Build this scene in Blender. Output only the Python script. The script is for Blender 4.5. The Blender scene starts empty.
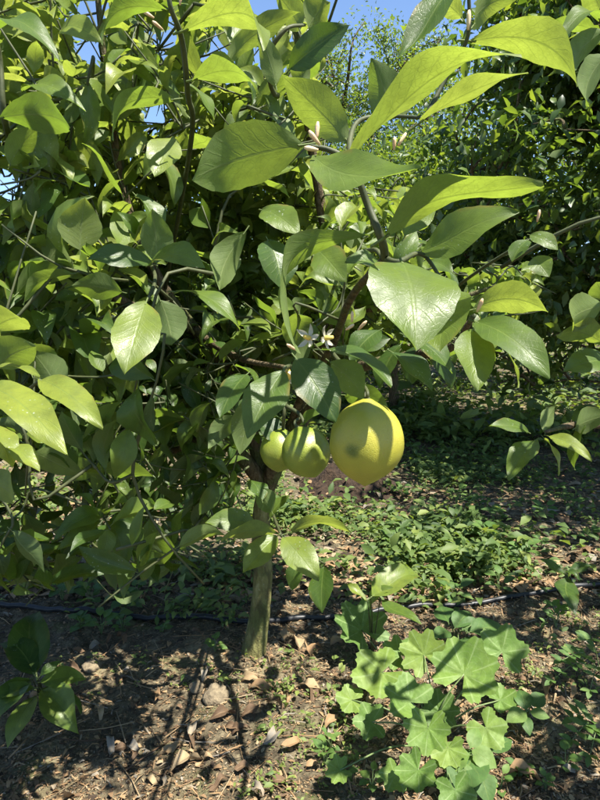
import bpy, math, random
import numpy as np
from mathutils import Vector, Matrix, Quaternion
from mathutils.bvhtree import BVHTree

R = math.radians
random.seed(7)
rng = np.random.default_rng(11)
scn = bpy.context.scene
col = scn.collection

# ------------------------------------------------------------------ camera, sky, sun
CAM_H, PITCH, F = 1.05, R(8.0), 600.0        # camera height (m), downward pitch, focal length in photo pixels
cd = bpy.data.cameras.new('camera'); cam = bpy.data.objects.new('camera', cd); col.objects.link(cam)
cam.location = (0, 0, CAM_H); cam.rotation_euler = (R(90) - PITCH, 0, 0)
cd.sensor_fit = 'VERTICAL'; cd.angle_y = 2 * math.atan(400 / F)
cd.clip_start = 0.02; cd.clip_end = 2000
scn.camera = cam

SUN_EL, SUN_AZ = R(65), R(52)                # azimuth: measured to the right from straight behind the camera
sdir = Vector((math.sin(SUN_AZ) * math.cos(SUN_EL), -math.cos(SUN_AZ) * math.cos(SUN_EL), math.sin(SUN_EL)))
w = bpy.data.worlds.new('World'); scn.world = w; w.use_nodes = True
nt = w.node_tree; nt.nodes.clear()
sky = nt.nodes.new('ShaderNodeTexSky'); sky.sky_type = 'NISHITA'; sky.sun_disc = False
sky.sun_elevation = SUN_EL; sky.sun_rotation = math.atan2(sdir.x, sdir.y)
sky.air_density = 1.0; sky.dust_density = 0.1; sky.altitude = 1800; sky.ozone_density = 3.0
bg = nt.nodes.new('ShaderNodeBackground'); bg.inputs['Strength'].default_value = 0.095
ow = nt.nodes.new('ShaderNodeOutputWorld')
nt.links.new(sky.outputs[0], bg.inputs[0]); nt.links.new(bg.outputs[0], ow.inputs[0])
sl = bpy.data.lights.new('sun', 'SUN'); sl.energy = 5.0; sl.angle = R(0.53); sl.color = (1.0, 0.95, 0.86)
so = bpy.data.objects.new('sun', sl); col.objects.link(so)
so.location = (2, -4, 6); so.rotation_euler = sdir.to_track_quat('Z', 'Y').to_euler()
scn.view_settings.view_transform = 'Standard'; scn.view_settings.look = 'None'
scn.view_settings.exposure = 1.6; scn.view_settings.gamma = 1.0
scn.view_settings.use_curve_mapping = False
scn.cycles.max_bounces = 7; scn.cycles.diffuse_bounces = 5; scn.cycles.glossy_bounces = 2
scn.cycles.transmission_bounces = 4; scn.cycles.transparent_max_bounces = 4
scn.cycles.use_denoising = True; scn.cycles.use_adaptive_sampling = True; scn.cycles.adaptive_threshold = 0.02

# ------------------------------------------------------------------ pixel <-> space helpers
CP, SP = math.cos(PITCH), math.sin(PITCH)
def ray(px, py):
    cx, cu = (px - 300) / F, (400 - py) / F
    return Vector((cx, CP + SP * cu, -SP + CP * cu))
CAM = Vector((0, 0, CAM_H))
def P(px, py, d):  return CAM + ray(px, py) * d                 # at depth d along the view axis
def PY(px, py, Y):                                              # on the plane y = Y
    r = ray(px, py); return CAM + r * (Y / r.y)
def proj(p):
    x, y, z = p[0], p[1], p[2] - CAM_H
    d = y * CP - z * SP; u = y * SP + z * CP
    if d < 1e-3: return (9e9, 9e9, d)
    return (300 + F * x / d, 400 - F * u / d, d)

# value noise (numpy)
_perm = rng.random((256, 256))
def vnoise(x, y):
    x = np.asarray(x, float); y = np.asarray(y, float)
    xi = np.floor(x).astype(int); yi = np.floor(y).astype(int)
    fx = x - xi; fy = y - yi
    fx = fx * fx * (3 - 2 * fx); fy = fy * fy * (3 - 2 * fy)
    a = _perm[xi & 255, yi & 255]; b = _perm[(xi + 1) & 255, yi & 255]
    c = _perm[xi & 255, (yi + 1) & 255]; d = _perm[(xi + 1) & 255, (yi + 1) & 255]
    return (a * (1 - fx) + b * fx) * (1 - fy) + (c * (1 - fx) + d * fx) * fy - 0.5
def gz(x, y):
    x = np.asarray(x, float); y = np.asarray(y, float)
    far = np.clip((y - 2.5) / 10, 0, 1)
    z = 0.16 * vnoise(x * 0.45 + 9, y * 0.45 + 3) + 0.06 * vnoise(x * 1.7 + 2, y * 1.7) + 0.028 * vnoise(x * 5, y * 5 + 7)
    z = z + 0.018 * vnoise(x * 14, y * 14) + 0.012 * vnoise(x * 33 + 5, y * 33)
    near = np.clip(1 - np.hypot(x + .13, y - 1.75) / .5, 0, 1)
    return z * (1 - near * 0.7) + 0.25 * far * far
def G(px, py, h=0.0):                                           # where the pixel's ray meets the ground (+h)
    r = ray(px, py); t = 0.3
    p = CAM + r * t
    for i in range(4000):
        p = CAM + r * t
        if p.z <= float(gz(p.x, p.y)) + h or t > 60: break
        t += 0.005 if t < 6 else 0.02
    return p

# ------------------------------------------------------------------ object helpers
def tag(o, label=None, cat=None, group=None, kind=None):
    if label: o['label'] = label
    if cat: o['category'] = cat
    if group: o['group'] = group
    if kind: o['kind'] = kind
    return o
def empty(name, loc):
    o = bpy.data.objects.new(name, None); col.objects.link(o); o.location = loc; o.empty_display_size = 0.05
    return o
def adopt(o, root):
    o.parent = root
    m = Matrix.Translation(root.location)
    o.matrix_parent_inverse = m.inverted()
    return o
def mesh_np(name, verts, faces, uv=None, var=None, mat=None, smooth=True, mats=None, fmat=None):
    """verts (n,3), faces (m,k) int array, uv per vertex, var per vertex"""
    verts = np.asarray(verts, np.float32); faces = np.asarray(faces, np.int32)
    me = bpy.data.meshes.new(name)
    m, k = faces.shape
    me.vertices.add(len(verts)); me.vertices.foreach_set('co', verts.ravel())
    me.loops.add(m * k); me.loops.foreach_set('vertex_index', faces.ravel())
    me.polygons.add(m); me.polygons.foreach_set('loop_start', np.arange(0, m * k, k, dtype=np.int32))
    me.polygons.foreach_set('loop_total', np.full(m, k, np.int32))
    if smooth: me.polygons.foreach_set('use_smooth', np.ones(m, bool))
    if uv is not None:
        l = me.uv_layers.new(name='UVMap'); l.data.foreach_set('uv', np.asarray(uv, np.float32)[faces.ravel()].ravel())
    if var is not None:
        a = me.attributes.new('var', 'FLOAT', 'POINT'); a.data.foreach_set('value', np.asarray(var, np.float32))
    if mat is not None: me.materials.append(mat)
    if mats is not None:
        for q in mats: me.materials.append(q)
        if fmat is not None: me.polygons.foreach_set('material_index', np.asarray(fmat, np.int32))
    me.update(calc_edges=True); me.validate()
    return me
def link(name, me, root=None, mat4=None, var=0.0):
    o = bpy.data.objects.new(name, me); col.objects.link(o); o.color = (var, 0, 0, 1)
    if root is not None: adopt(o, root)
    if mat4 is not None: o.matrix_basis = mat4
    return o
class Batch:                                                    # joins many small pieces into one mesh
    def __init__(s): s.v = []; s.f = []; s.u = []; s.a = []; s.n = 0
    def add(s, v, f, u=None, var=0.0):
        v = np.asarray(v, np.float32); f = np.asarray(f, np.int32)
        s.v.append(v); s.f.append(f + s.n); s.n += len(v)
        s.u.append(np.zeros((len(v), 2), np.float32) if u is None else u); s.a.append(np.full(len(v), var, np.float32))
    def mesh(s, name, mat, smooth=True):
        return mesh_np(name, np.concatenate(s.v), np.concatenate(s.f), np.concatenate(s.u), np.concatenate(s.a), mat, smooth)
def smooth_path(pts, n=6):
    pts = [Vector(p) for p in pts]
    if len(pts) < 3:
        return [pts[0].lerp(pts[-1], i / n) for i in range(n + 1)]
    q = [pts[0] * 2 - pts[1]] + pts + [pts[-1] * 2 - pts[-2]]
    out = []
    for i in range(1, len(q) - 2):
        for k in range(n):
            t = k / n; a, b, c, d = q[i - 1], q[i], q[i + 1], q[i + 2]
            out.append(0.5 * ((2 * b) + (c - a) * t + (2 * a - 5 * b + 4 * c - d) * t * t + (3 * b - a - 3 * c + d) * t ** 3))
    out.append(pts[-1]); return out
def tube(pts, radii, sides=6, lump=0.0):
    pts = [Vector(p) for p in pts]; n = len(pts)
    if not hasattr(radii, '__len__'): radii = [radii] * n
    if len(radii) == 2 and n != 2: radii = [radii[0] + (radii[1] - radii[0]) * i / (n - 1) for i in range(n)]
    v = []; u = []; ref = Vector((0.3, 0.9, 0.2))
    dist = 0
    for i in range(n):
        d = (pts[min(i + 1, n - 1)] - pts[max(i - 1, 0)]).normalized()
        a = (ref - d * ref.dot(d)).normalized(); b = d.cross(a); ref = a
        if i: dist += (pts[i] - pts[i - 1]).length
        for k in range(sides):
            t = 2 * math.pi * k / sides
            r = radii[i] * (1 + lump * (random.random() - .5))
            v.append(pts[i] + (a * math.cos(t) + b * math.sin(t)) * r); u.append((k / sides, dist * 10))
    f = []
    for i in range(n - 1):
        for k in range(sides):
            k2 = (k + 1) % sides
            f.append((i * sides + k, i * sides + k2, (i + 1) * sides + k2, (i + 1) * sides + k))
    v.append(pts[0]); u.append((0, 0)); v.append(pts[-1]); u.append((0, 0))
    b0 = n * sides
    for k in range(0, sides, 2):
        k1, k2 = (k + 1) % sides, (k + 2) % sides
        f.append((b0, k2, k1, k)); o = (n - 1) * sides; f.append((b0 + 1, o + k, o + k1, o + k2))
    return np.array([tuple(p) for p in v]), np.array(f), np.array(u, np.float32)

# ------------------------------------------------------------------ materials
class NG:
    def __init__(s, name):
        s.m = bpy.data.materials.new(name); s.m.use_nodes = True; s.t = s.m.node_tree; s.t.nodes.clear()
        s.out = s.n('ShaderNodeOutputMaterial')
    def n(s, typ, **kw):
        x = s.t.nodes.new(typ)
        for k, v in kw.items(): setattr(x, k, v)
        return x
    def l(s, a, b): s.t.links.new(a, b)
    def put(s, inp, v):
        if isinstance(v, bpy.types.NodeSocket): s.l(v, inp)
        else: inp.default_value = v
    def math(s, op, a, b=None, c=None, clamp=False):
        x = s.n('ShaderNodeMath', operation=op, use_clamp=clamp)
        s.put(x.inputs[0], a)
        if b is not None: s.put(x.inputs[1], b)
        if c is not None: s.put(x.inputs[2], c)
        return x.outputs[0]
    def step(s, v, lo, hi, a=0.0, b=1.0):
        x = s.n('ShaderNodeMapRange', interpolation_type='SMOOTHSTEP')
        s.put(x.inputs[0], v); x.inputs[1].default_value = lo; x.inputs[2].default_value = hi
        x.inputs[3].default_value = a; x.inputs[4].default_value = b
        return x.outputs[0]
    def mix(s, f, a, b, mode='MIX'):
        x = s.n('ShaderNodeMix', data_type='RGBA', blend_type=mode)
        s.put(x.inputs[0], f); s.put(x.inputs[6], a if not isinstance(a, tuple) else (*a, 1)); s.put(x.inputs[7], b if not isinstance(b, tuple) else (*b, 1))
        return x.outputs[2]
    def ramp(s, v, stops):
        x = s.n('ShaderNodeValToRGB'); e = x.color_ramp.elements
        while len(e) < len(stops): e.new(0.5)
        for q, (p, c) in zip(e, stops): q.position = p; q.color = (*c, 1)
        s.put(x.inputs[0], v); return x.outputs[0]
    def noise(s, vec, scale, detail=4, rough=0.55):
        x = s.n('ShaderNodeTexNoise'); x.inputs['Scale'].default_value = scale; x.inputs['Detail'].default_value = detail
        x.inputs['Roughness'].default_value = rough
        if vec is not None: s.l(vec, x.inputs['Vector'])
        return x.outputs['Fac']
    def bump(s, h, strength, dist):
        x = s.n('ShaderNodeBump'); x.inputs['Strength'].default_value = strength; x.inputs['Distance'].default_value = dist
        s.l(h, x.inputs['Height']); return x.outputs[0]
    def bsdf(s, colr, rough=0.5, spec=0.5, nrm=None):
        x = s.n('ShaderNodeBsdfPrincipled'); s.put(x.inputs['Base Color'], colr if not isinstance(colr, tuple) else (*colr, 1))
        s.put(x.inputs['Roughness'], rough); s.put(x.inputs['Specular IOR Level'], spec)
        if nrm is not None: s.l(nrm, x.inputs['Normal'])
        return x
    def done(s, sh): s.l(sh, s.out.inputs[0]); return s.m
    def var(s):
        oi = s.n('ShaderNodeObjectInfo'); sep = s.n('ShaderNodeSeparateColor'); s.l(oi.outputs['Color'], sep.inputs[0])
        at = s.n('ShaderNodeAttribute', attribute_name='var')
        return s.math('ADD', sep.outputs[0], at.outputs['Fac'])
    def pos(s): return s.n('ShaderNodeNewGeometry').outputs['Position']
    def obj(s): return s.n('ShaderNodeTexCoord').outputs['Object']

def leaf_material(name, tops, trans, under, rough=0.40, tfac=0.45, nveins=8.0, spots=1.0, vcol=(0.20, 0.27, 0.06), slant=2.0, vk=0.44, radial=False):
    g = NG(name); var = g.var()
    uv = g.n('ShaderNodeUVMap', uv_map='UVMap').outputs[0]
    sx = g.n('ShaderNodeSeparateXYZ'); g.l(uv, sx.inputs[0])
    x = g.math('MULTIPLY_ADD', sx.outputs[0], 2.0, -1.0); s_ = g.math('ABSOLUTE', x); v = sx.outputs[1]
    side = g.math('MULTIPLY', g.math('GREATER_THAN', x, 0.0), 0.45)
    # offset the vein spacing per leaf so no two leaves carry the same pattern
    a = g.math('ADD', g.math('SUBTRACT', g.math('MULTIPLY', v, nveins), g.math('MULTIPLY', g.math('POWER', s_, 0.8), slant)), side)
    wob = g.noise(uv, 7.0, 2)
    a = g.math('ADD', a, g.math('MULTIPLY', wob, 0.5)); a = g.math('ADD', a, g.math('MULTIPLY', var, 7.3))
    if radial: a = g.math('MULTIPLY', v, nveins)
    d = g.math('ABSOLUTE', g.math('SUBTRACT', g.math('FRACT', a), 0.5))
    lat = g.step(d, 0.0, 0.10, 1.0, 0.0); mid = g.step(s_, 0.015, 0.07, 1.0, 0.0)
    fade = g.step(s_, 0.55, 1.0, 1.0, 0.25)
    vein = g.math('MAXIMUM', mid, g.math('MULTIPLY', g.math('MULTIPLY', lat, 0.55), fade))
    if radial:
        side_v = g.math('ABSOLUTE', g.math('SUBTRACT', g.math('FRACT', g.math('SUBTRACT', g.math('MULTIPLY', s_, 5.0), g.math('MULTIPLY', d, 3.0))), 0.5))
        vein = g.math('MAXIMUM', g.step(d, 0.012, 0.07, 1.0, 0.0), g.math('MULTIPLY', g.step(side_v, 0.0, 0.10, 1.0, 0.0), 0.45))
    net = g.n('ShaderNodeTexVoronoi', feature='DISTANCE_TO_EDGE'); net.inputs['Scale'].default_value = 26
    mp = g.n('ShaderNodeMapping'); mp.inputs['Scale'].default_value = (0.55, 1, 1); g.l(uv, mp.inputs[0]); g.l(mp.outputs[0], net.inputs['Vector'])
    netv = g.step(net.outputs[0], 0.0, 0.10, 1.0, 0.0)
    mott = g.noise(g.pos(), 55, 4, 0.6); big = g.noise(g.pos(), 14, 3)
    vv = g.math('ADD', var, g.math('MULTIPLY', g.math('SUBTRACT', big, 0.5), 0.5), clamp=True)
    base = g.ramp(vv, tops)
    base = g.mix(g.math('MULTIPLY', vein, vk), base, vcol)
    base = g.mix(g.math('MULTIPLY', netv, 0.10), base, vcol)
    base = g.mix(g.step(mott, 0.3, 0.75, 0.0, 0.35), base, (0.02, 0.045, 0.008))
    # blemishes: pale residue specks and a few brown scars
    if spots:
        vo = g.n('ShaderNodeTexVoronoi'); vo.inputs['Scale'].default_value = 210; g.l(g.pos(), vo.inputs['Vector'])
        dot = g.step(vo.outputs[0], 0.10, 0.24, 1.0, 0.0)
        gate = g.step(g.noise(g.pos(), 11, 2), 0.50, 0.68); selr = g.n('ShaderNodeSeparateColor'); g.l(vo.outputs['Color'], selr.inputs[0])
        dot = g.math('MULTIPLY', dot, g.math('MULTIPLY', gate, g.math('GREATER_THAN', selr.outputs[0], 0.45)))
        base = g.mix(g.math('MULTIPLY', dot, 0.6 * spots), base, (0.5, 0.55, 0.46))
        scar = g.step(g.noise(g.pos(), 75, 2), 0.70, 0.78)
        base = g.mix(g.math('MULTIPLY', scar, 0.5), base, (0.10, 0.07, 0.02))
        brown = g.math('MULTIPLY', g.step(s_, 0.72, 1.0), g.step(g.noise(g.pos(), 24, 3), 0.56, 0.66))
        base = g.mix(g.math('MULTIPLY', brown, 0.7), base, (0.17, 0.13, 0.03))
    geo = g.n('ShaderNodeNewGeometry')
    undc = g.mix(g.math('MULTIPLY', vein, 0.3), g.mix(0.55, base, under), (0.24, 0.29, 0.11))
    base = g.mix(geo.outputs['Backfacing'], base, undc)
    rgh = g.math('ADD', g.math('MULTIPLY', geo.outputs['Backfacing'], 0.22), g.step(mott, 0.3, 0.8, rough - 0.06, rough + 0.14))
    h = g.math('SUBTRACT', g.math('MULTIPLY', g.math('COSINE', g.math('MULTIPLY', a, 6.2832)), -0.12), g.math('MULTIPLY', vein, 0.5))
    h = g.math('ADD', h, g.math('MULTIPLY', mott, 0.12)); h = g.math('SUBTRACT', h, g.math('MULTIPLY', netv, 0.12))
    nb = g.bump(h, 0.26, 0.0016)
    pr = g.bsdf(base, rgh, 0.42, nb)
    tr = g.n('ShaderNodeBsdfTranslucent')
    tc = g.ramp(vv, trans); tc = g.mix(g.math('MULTIPLY', vein, 0.55), tc, (0.11, 0.15, 0.02))
    tc = g.mix(g.math('MULTIPLY', netv, 0.25), tc, (0.10, 0.14, 0.01)); tc = g.mix(g.step(big, 0.40, 0.66, 0.0, 0.45), tc, (0.13, 0.20, 0.02)); tc = g.mix(g.step(mott, 0.35, 0.8, 0.0, 0.4), tc, (0.09, 0.13, 0.01))
    g.l(tc, tr.inputs[0]); g.l(nb, tr.inputs[1])
    mx = g.n('ShaderNodeMixShader'); mx.inputs[0].default_value = tfac
    g.l(pr.outputs[0], mx.inputs[1]); g.l(tr.outputs[0], mx.inputs[2])
    return g.done(mx.outputs[0])

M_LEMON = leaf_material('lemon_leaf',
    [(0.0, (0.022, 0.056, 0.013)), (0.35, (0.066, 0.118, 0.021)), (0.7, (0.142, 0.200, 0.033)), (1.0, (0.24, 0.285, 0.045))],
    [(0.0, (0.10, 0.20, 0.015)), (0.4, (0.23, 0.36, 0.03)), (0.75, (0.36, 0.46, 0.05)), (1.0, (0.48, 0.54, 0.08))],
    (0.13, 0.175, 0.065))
M_WEED = leaf_material('weed_leaf',
    [(0.0, (0.030, 0.075, 0.018)), (0.5, (0.062, 0.135, 0.028)), (1.0, (0.14, 0.22, 0.04))],
    [(0.0, (0.10, 0.20, 0.015)), (0.5, (0.20, 0.33, 0.03)), (1.0, (0.36, 0.48, 0.04))],
    (0.12, 0.18, 0.07), rough=0.6, tfac=0.35, nveins=6.0, spots=0)
M_MALLOW = leaf_material('mallow_leaf',
    [(0.0, (0.052, 0.115, 0.020)), (0.5, (0.115, 0.205, 0.030)), (1.0, (0.21, 0.285, 0.045))],
    [(0.0, (0.13, 0.24, 0.03)), (0.5, (0.24, 0.38, 0.05)), (1.0, (0.36, 0.48, 0.06))],
    (0.14, 0.20, 0.08), rough=0.62, tfac=0.35, nveins=7.0, spots=0, slant=0.0, vcol=(0.30, 0.40, 0.15), vk=0.55, radial=True)

def small_leaf_material(name, tops, trans, under, rough, tfac):
    g = NG(name); var = g.var(); base = g.ramp(var, tops)
    base = g.mix(g.math('MULTIPLY', g.n('ShaderNodeNewGeometry').outputs['Backfacing'], 0.5), base, under)
    pr = g.bsdf(base, rough, 0.42); tr = g.n('ShaderNodeBsdfTranslucent'); g.l(g.ramp(var, trans), tr.inputs[0])
    mx = g.n('ShaderNodeMixShader'); mx.inputs[0].default_value = tfac
    g.l(pr.outputs[0], mx.inputs[1]); g.l(tr.outputs[0], mx.inputs[2]); return g.done(mx.outputs[0])
M_BGLEAF = small_leaf_material('orchard_leaf',
    [(0.0, (0.020, 0.045, 0.012)), (0.5, (0.055, 0.100, 0.022)), (1.0, (0.13, 0.18, 0.035))],
    [(0.0, (0.07, 0.15, 0.012)), (0.5, (0.19, 0.29, 0.02)), (1.0, (0.36, 0.45, 0.03))], (0.11, 0.15, 0.06), 0.42, 0.38)
M_COVER = small_leaf_material('weed_cover_leaf',
    [(0.0, (0.030, 0.060, 0.016)), (0.5, (0.080, 0.130, 0.030)), (1.0, (0.18, 0.22, 0.05))],
    [(0.0, (0.10, 0.18, 0.015)), (0.5, (0.22, 0.32, 0.03)), (1.0, (0.38, 0.46, 0.05))], (0.12, 0.17, 0.07), 0.6, 0.33)
def bark_material(name, c1, c2, c3, scale=40):
    g = NG(name); p = g.pos()
    mp = g.n('ShaderNodeMapping'); mp.inputs['Scale'].default_value = (1, 1, 0.35); g.l(p, mp.inputs[0])
    n1 = g.noise(mp.outputs[0], scale, 6, 0.65); n2 = g.noise(p, 12, 3); n3 = g.noise(p, 160, 3)
    c = g.ramp(n1, [(0.3, c1), (0.55, c2), (0.75, c3)])
    c = g.mix(g.step(n2, 0.48, 0.66), c, (0.085, 0.095, 0.03)); c = g.mix(g.step(n3, 0.60, 0.75, 0, 0.5), c, (0.26, 0.25, 0.18))
    h = g.math('ADD', n1, g.math('MULTIPLY', n3, 0.4))
    vo = g.n('ShaderNodeTexVoronoi'); vo.inputs['Scale'].default_value = scale * 1.6; g.l(mp.outputs[0], vo.inputs['Vector'])
    h = g.math('ADD', h, g.math('MULTIPLY', vo.outputs[0], 0.7)); c = g.mix(g.step(vo.outputs[0], 0.55, 0.85, 0, 0.55), c, (0.035, 0.028, 0.014))
    return g.done(g.bsdf(c, 0.85, 0.2, g.bump(h, 0.9, 0.009)).outputs[0])
M_BARK = bark_material('trunk_bark', (0.075, 0.068, 0.026), (0.165, 0.158, 0.058), (0.26, 0.245, 0.12))
M_BRANCH = bark_material('branch_bark', (0.045, 0.032, 0.018), (0.12, 0.09, 0.05), (0.20, 0.16, 0.10), 70)
def plain(name, c1, c2, rough=0.6, scale=60, bump=0.3, dist=0.002, trans=0):
    g = NG(name); p = g.pos(); n = g.noise(p, scale, 5, 0.6)
    c = g.ramp(n, [(0.3, c1), (0.7, c2)])
    b = g.bsdf(c, rough, 0.35, g.bump(n, bump, dist))
    if not trans: return g.done(b.outputs[0])
    t = g.n('ShaderNodeBsdfTranslucent'); g.l(c, t.inputs[0]); mx = g.n('ShaderNodeMixShader'); mx.inputs[0].default_value = trans
    g.l(b.outputs[0], mx.inputs[1]); g.l(t.outputs[0], mx.inputs[2]); return g.done(mx.outputs[0])
M_TWIG = plain('green_twig', (0.030, 0.042, 0.014), (0.075, 0.082, 0.032), 0.6)
M_STEM = plain('weed_stem', (0.08, 0.13, 0.04), (0.16, 0.20, 0.08), 0.6)
M_PETAL = plain('white_petal', (0.42, 0.40, 0.30), (0.60, 0.58, 0.48), 0.5, trans=0.3)
M_ANTHER = plain('anther', (0.55, 0.38, 0.06), (0.65, 0.50, 0.12), 0.6)
M_BUD = plain('flower_bud', (0.55, 0.30, 0.16), (0.66, 0.56, 0.34), 0.5, 90)
M_HOSE = plain('black_hose', (0.010, 0.011, 0.012), (0.030, 0.031, 0.033), 0.42, 30, 0.2)
M_STONE = plain('stone', (0.09, 0.07, 0.045), (0.25, 0.20, 0.125), 0.95, 60, 1.0, 0.010)
M_SHEET = plain('weed_fabric', (0.055, 0.065, 0.08), (0.16, 0.18, 0.21), 0.55, 25, 0.5, 0.01)

def peel(name, ramp, scar):
    g = NG(name); p = g.obj(); n = g.noise(p, 18, 4); 
    c = g.ramp(n, ramp)
    pores = g.n('ShaderNodeTexVoronoi'); pores.inputs['Scale'].default_value = 650; g.l(p, pores.inputs['Vector'])
    pv = g.step(pores.outputs[0], 0.0, 0.55)
    c = g.mix(g.step(g.noise(p, 150, 3), 0.62, 0.74, 0, 0.35), c, (0.30, 0.22, 0.05))
    if scar is not None:
        vm = g.n('ShaderNodeVectorMath', operation='DISTANCE'); g.l(p, vm.inputs[0]); vm.inputs[1].default_value = scar
        dd = g.math('ADD', vm.outputs['Value'], g.math('MULTIPLY', g.math('SUBTRACT', g.noise(p, 140, 3), 0.5), 0.006))
        c = g.mix(g.step(dd, 0.003, 0.013, 0.9, 0.0), c, (0.075, 0.11, 0.018))
    h = g.math('ADD', g.math('MULTIPLY', pv, 0.5), g.math('MULTIPLY', g.noise(p, 70, 3), 0.7))
    b = g.bsdf(c, 0.40, 0.5, g.bump(h, 0.38, 0.0012))
    b.inputs['Subsurface Weight'].default_value = 0.12; b.inputs['Subsurface Radius'].default_value = (0.01, 0.008, 0.003); b.inputs['Subsurface Scale'].default_value = 0.5
    return g.done(b.outputs[0])
M_LEMONPEEL = peel('lemon_peel', [(0.3, (0.23, 0.235, 0.030)), (0.5, (0.30, 0.285, 0.034)), (0.7, (0.36, 0.32, 0.04))], (-0.019, -0.036, -0.006))
M_LIMEPEEL = peel('unripe_peel', [(0.3, (0.105, 0.15, 0.018)), (0.55, (0.17, 0.21, 0.023)), (0.75, (0.24, 0.26, 0.03))], None)

def soil_material():
    g = NG('soil'); p = g.pos()
    n1 = g.noise(p, 2.2, 4); n2 = g.noise(p, 26, 6, 0.7); n3 = g.noise(p, 120, 4, 0.7)
    c = g.ramp(n2, [(0.28, (0.032, 0.025, 0.017)), (0.5, (0.110, 0.090, 0.057)), (0.72, (0.24, 0.200, 0.125))])
    c = g.mix(g.step(n1, 0.50, 0.66, 0, 0.75), c, g.ramp(n2, [(0.3, (0.12, 0.10, 0.05)), (0.7, (0.30, 0.25, 0.14))]))
    c = g.mix(g.step(n3, 0.60, 0.72, 0, 0.7), c, (0.33, 0.28, 0.19)); c = g.mix(g.step(n3, 0.42, 0.30, 0, 0.8), c, (0.018, 0.013, 0.009))
    # thin moss and algae film in patches
    c = g.mix(g.step(g.noise(p, 6.5, 4), 0.55, 0.70, 0, 0.45), c, (0.075, 0.095, 0.022))
    vo = g.n('ShaderNodeTexVoronoi'); vo.inputs['Scale'].default_value = 70; g.l(p, vo.inputs['Vector'])
    h = g.math('ADD', g.math('MULTIPLY', n2, 1.0), g.math('MULTIPLY', n3, 0.5)); h = g.math('SUBTRACT', h, g.math('MULTIPLY', vo.outputs[0], 0.5))
    return g.done(g.bsdf(c, 0.95, 0.12, g.bump(h, 0.9, 0.018)).outputs[0])
M_SOIL = soil_material()
M_MOUND = plain('mound_soil', (0.016, 0.010, 0.006), (0.060, 0.036, 0.020), 0.95, 45, 1.0, 0.03)
def dry_material():
    g = NG('dry_leaf'); var = g.var()
    uv = g.n('ShaderNodeUVMap', uv_map='UVMap').outputs[0]; sx = g.n('ShaderNodeSeparateXYZ'); g.l(uv, sx.inputs[0])
    s_ = g.math('ABSOLUTE', g.math('MULTIPLY_ADD', sx.outputs[0], 2.0, -1.0))
    n = g.noise(g.pos(), 90, 5, 0.65)
    v2 = g.math('ADD', var, g.math('MULTIPLY', g.math('SUBTRACT', n, 0.5), 0.35), clamp=True)
    c = g.ramp(v2, [(0.0, (0.035, 0.024, 0.016)), (0.3, (0.12, 0.075, 0.042)), (0.55, (0.27, 0.17, 0.085)), (0.8, (0.31, 0.23, 0.13)), (1.0, (0.225, 0.20, 0.16))])
    c = g.mix(g.step(s_, 0.03, 0.10, 0.4, 0.0), c, (0.30, 0.22, 0.13))
    b = g.bsdf(c, 0.75, 0.25, g.bump(n, 0.5, 0.002))
    t = g.n('ShaderNodeBsdfTranslucent'); g.l(c, t.inputs[0]); mx = g.n('ShaderNodeMixShader'); mx.inputs[0].default_value = 0.15
    g.l(b.outputs[0], mx.inputs[1]); g.l(t.outputs[0], mx.inputs[2]); return g.done(mx.outputs[0])
M_DRY = dry_material()

# ------------------------------------------------------------------ leaf shapes
def leaf_arrays(nl=8, nw=4, wl=0.46, bulge=0.10, s2=0.0, fold=0.25, wave=0.03, skew=0.0, twist=0.0, peak=0.92, tipx=0.0, petiole=0.10, seed=0, tipcurl=0.0, edge=0.0):
    """unit leaf: blade runs from the origin to (0,1,0); +Z is the upper side; uv.x across, uv.y along"""
    r = random.Random(seed); ph = r.random() * 6.3; ph2 = r.random() * 6.3
    v = []; u = []; f = []
    for i in range(nl + 1):
        t = i / nl; tt = t
        hw = 0.5 * wl * max(0.0, math.sin(math.pi * tt ** peak)) ** 0.78 * (1 - 0.22 * tt ** 5)
        if i == 0: hw = 0.012
        if i == nl: hw = 0.004
        cz = bulge * 4 * t * (1 - t) + s2 * math.sin(2 * math.pi * t) - tipcurl * max(0, t - 0.7) ** 2 * 8
        cx = skew * 4 * t * (1 - t) + tipx * max(0, t - .6) ** 2
        for j in range(nw + 1):
            q = 2 * j / nw - 1; a = abs(q)
            x = q * hw * (1 + edge * (a > .95) * math.sin(i * 2.4 + (1.1 if q > 0 else 0)))
            z = fold * hw * (a - 0.35 * a * a)
            z += wave * a * a * math.sin(t * 9.5 + ph + (2.1 if q > 0 else 0) + ph2)
            ang = twist * (t - 0.3)
            xr = x * math.cos(ang) - z * math.sin(ang); zr = x * math.sin(ang) + z * math.cos(ang)
            v.append((cx + xr, t, cz + zr)); u.append((0.5 + 0.5 * q, t))
    for i in range(nl):
        for j in range(nw):
            a = i * (nw + 1) + j; f.append((a, a + 1, a + nw + 2, a + nw + 1))
    if petiole > 0:                                             # short round leaf stalk
        b0 = len(v); pr = 0.011
        for k, (yy, zz) in enumerate(((-petiole, -petiole * 0.35), (0.04, -0.002 + bulge * 0.12))):
            for q in range(4):
                an = q * math.pi / 2 + 0.78
                v.append((pr * math.cos(an), yy, zz + pr * math.sin(an))); u.append((0.5, 0.02))
        for q in range(4):
            q2 = (q + 1) % 4; f.append((b0 + q, b0 + q2, b0 + 4 + q2, b0 + 4 + q))
    return np.array(v), np.array(f), np.array(u, np.float32)

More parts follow.
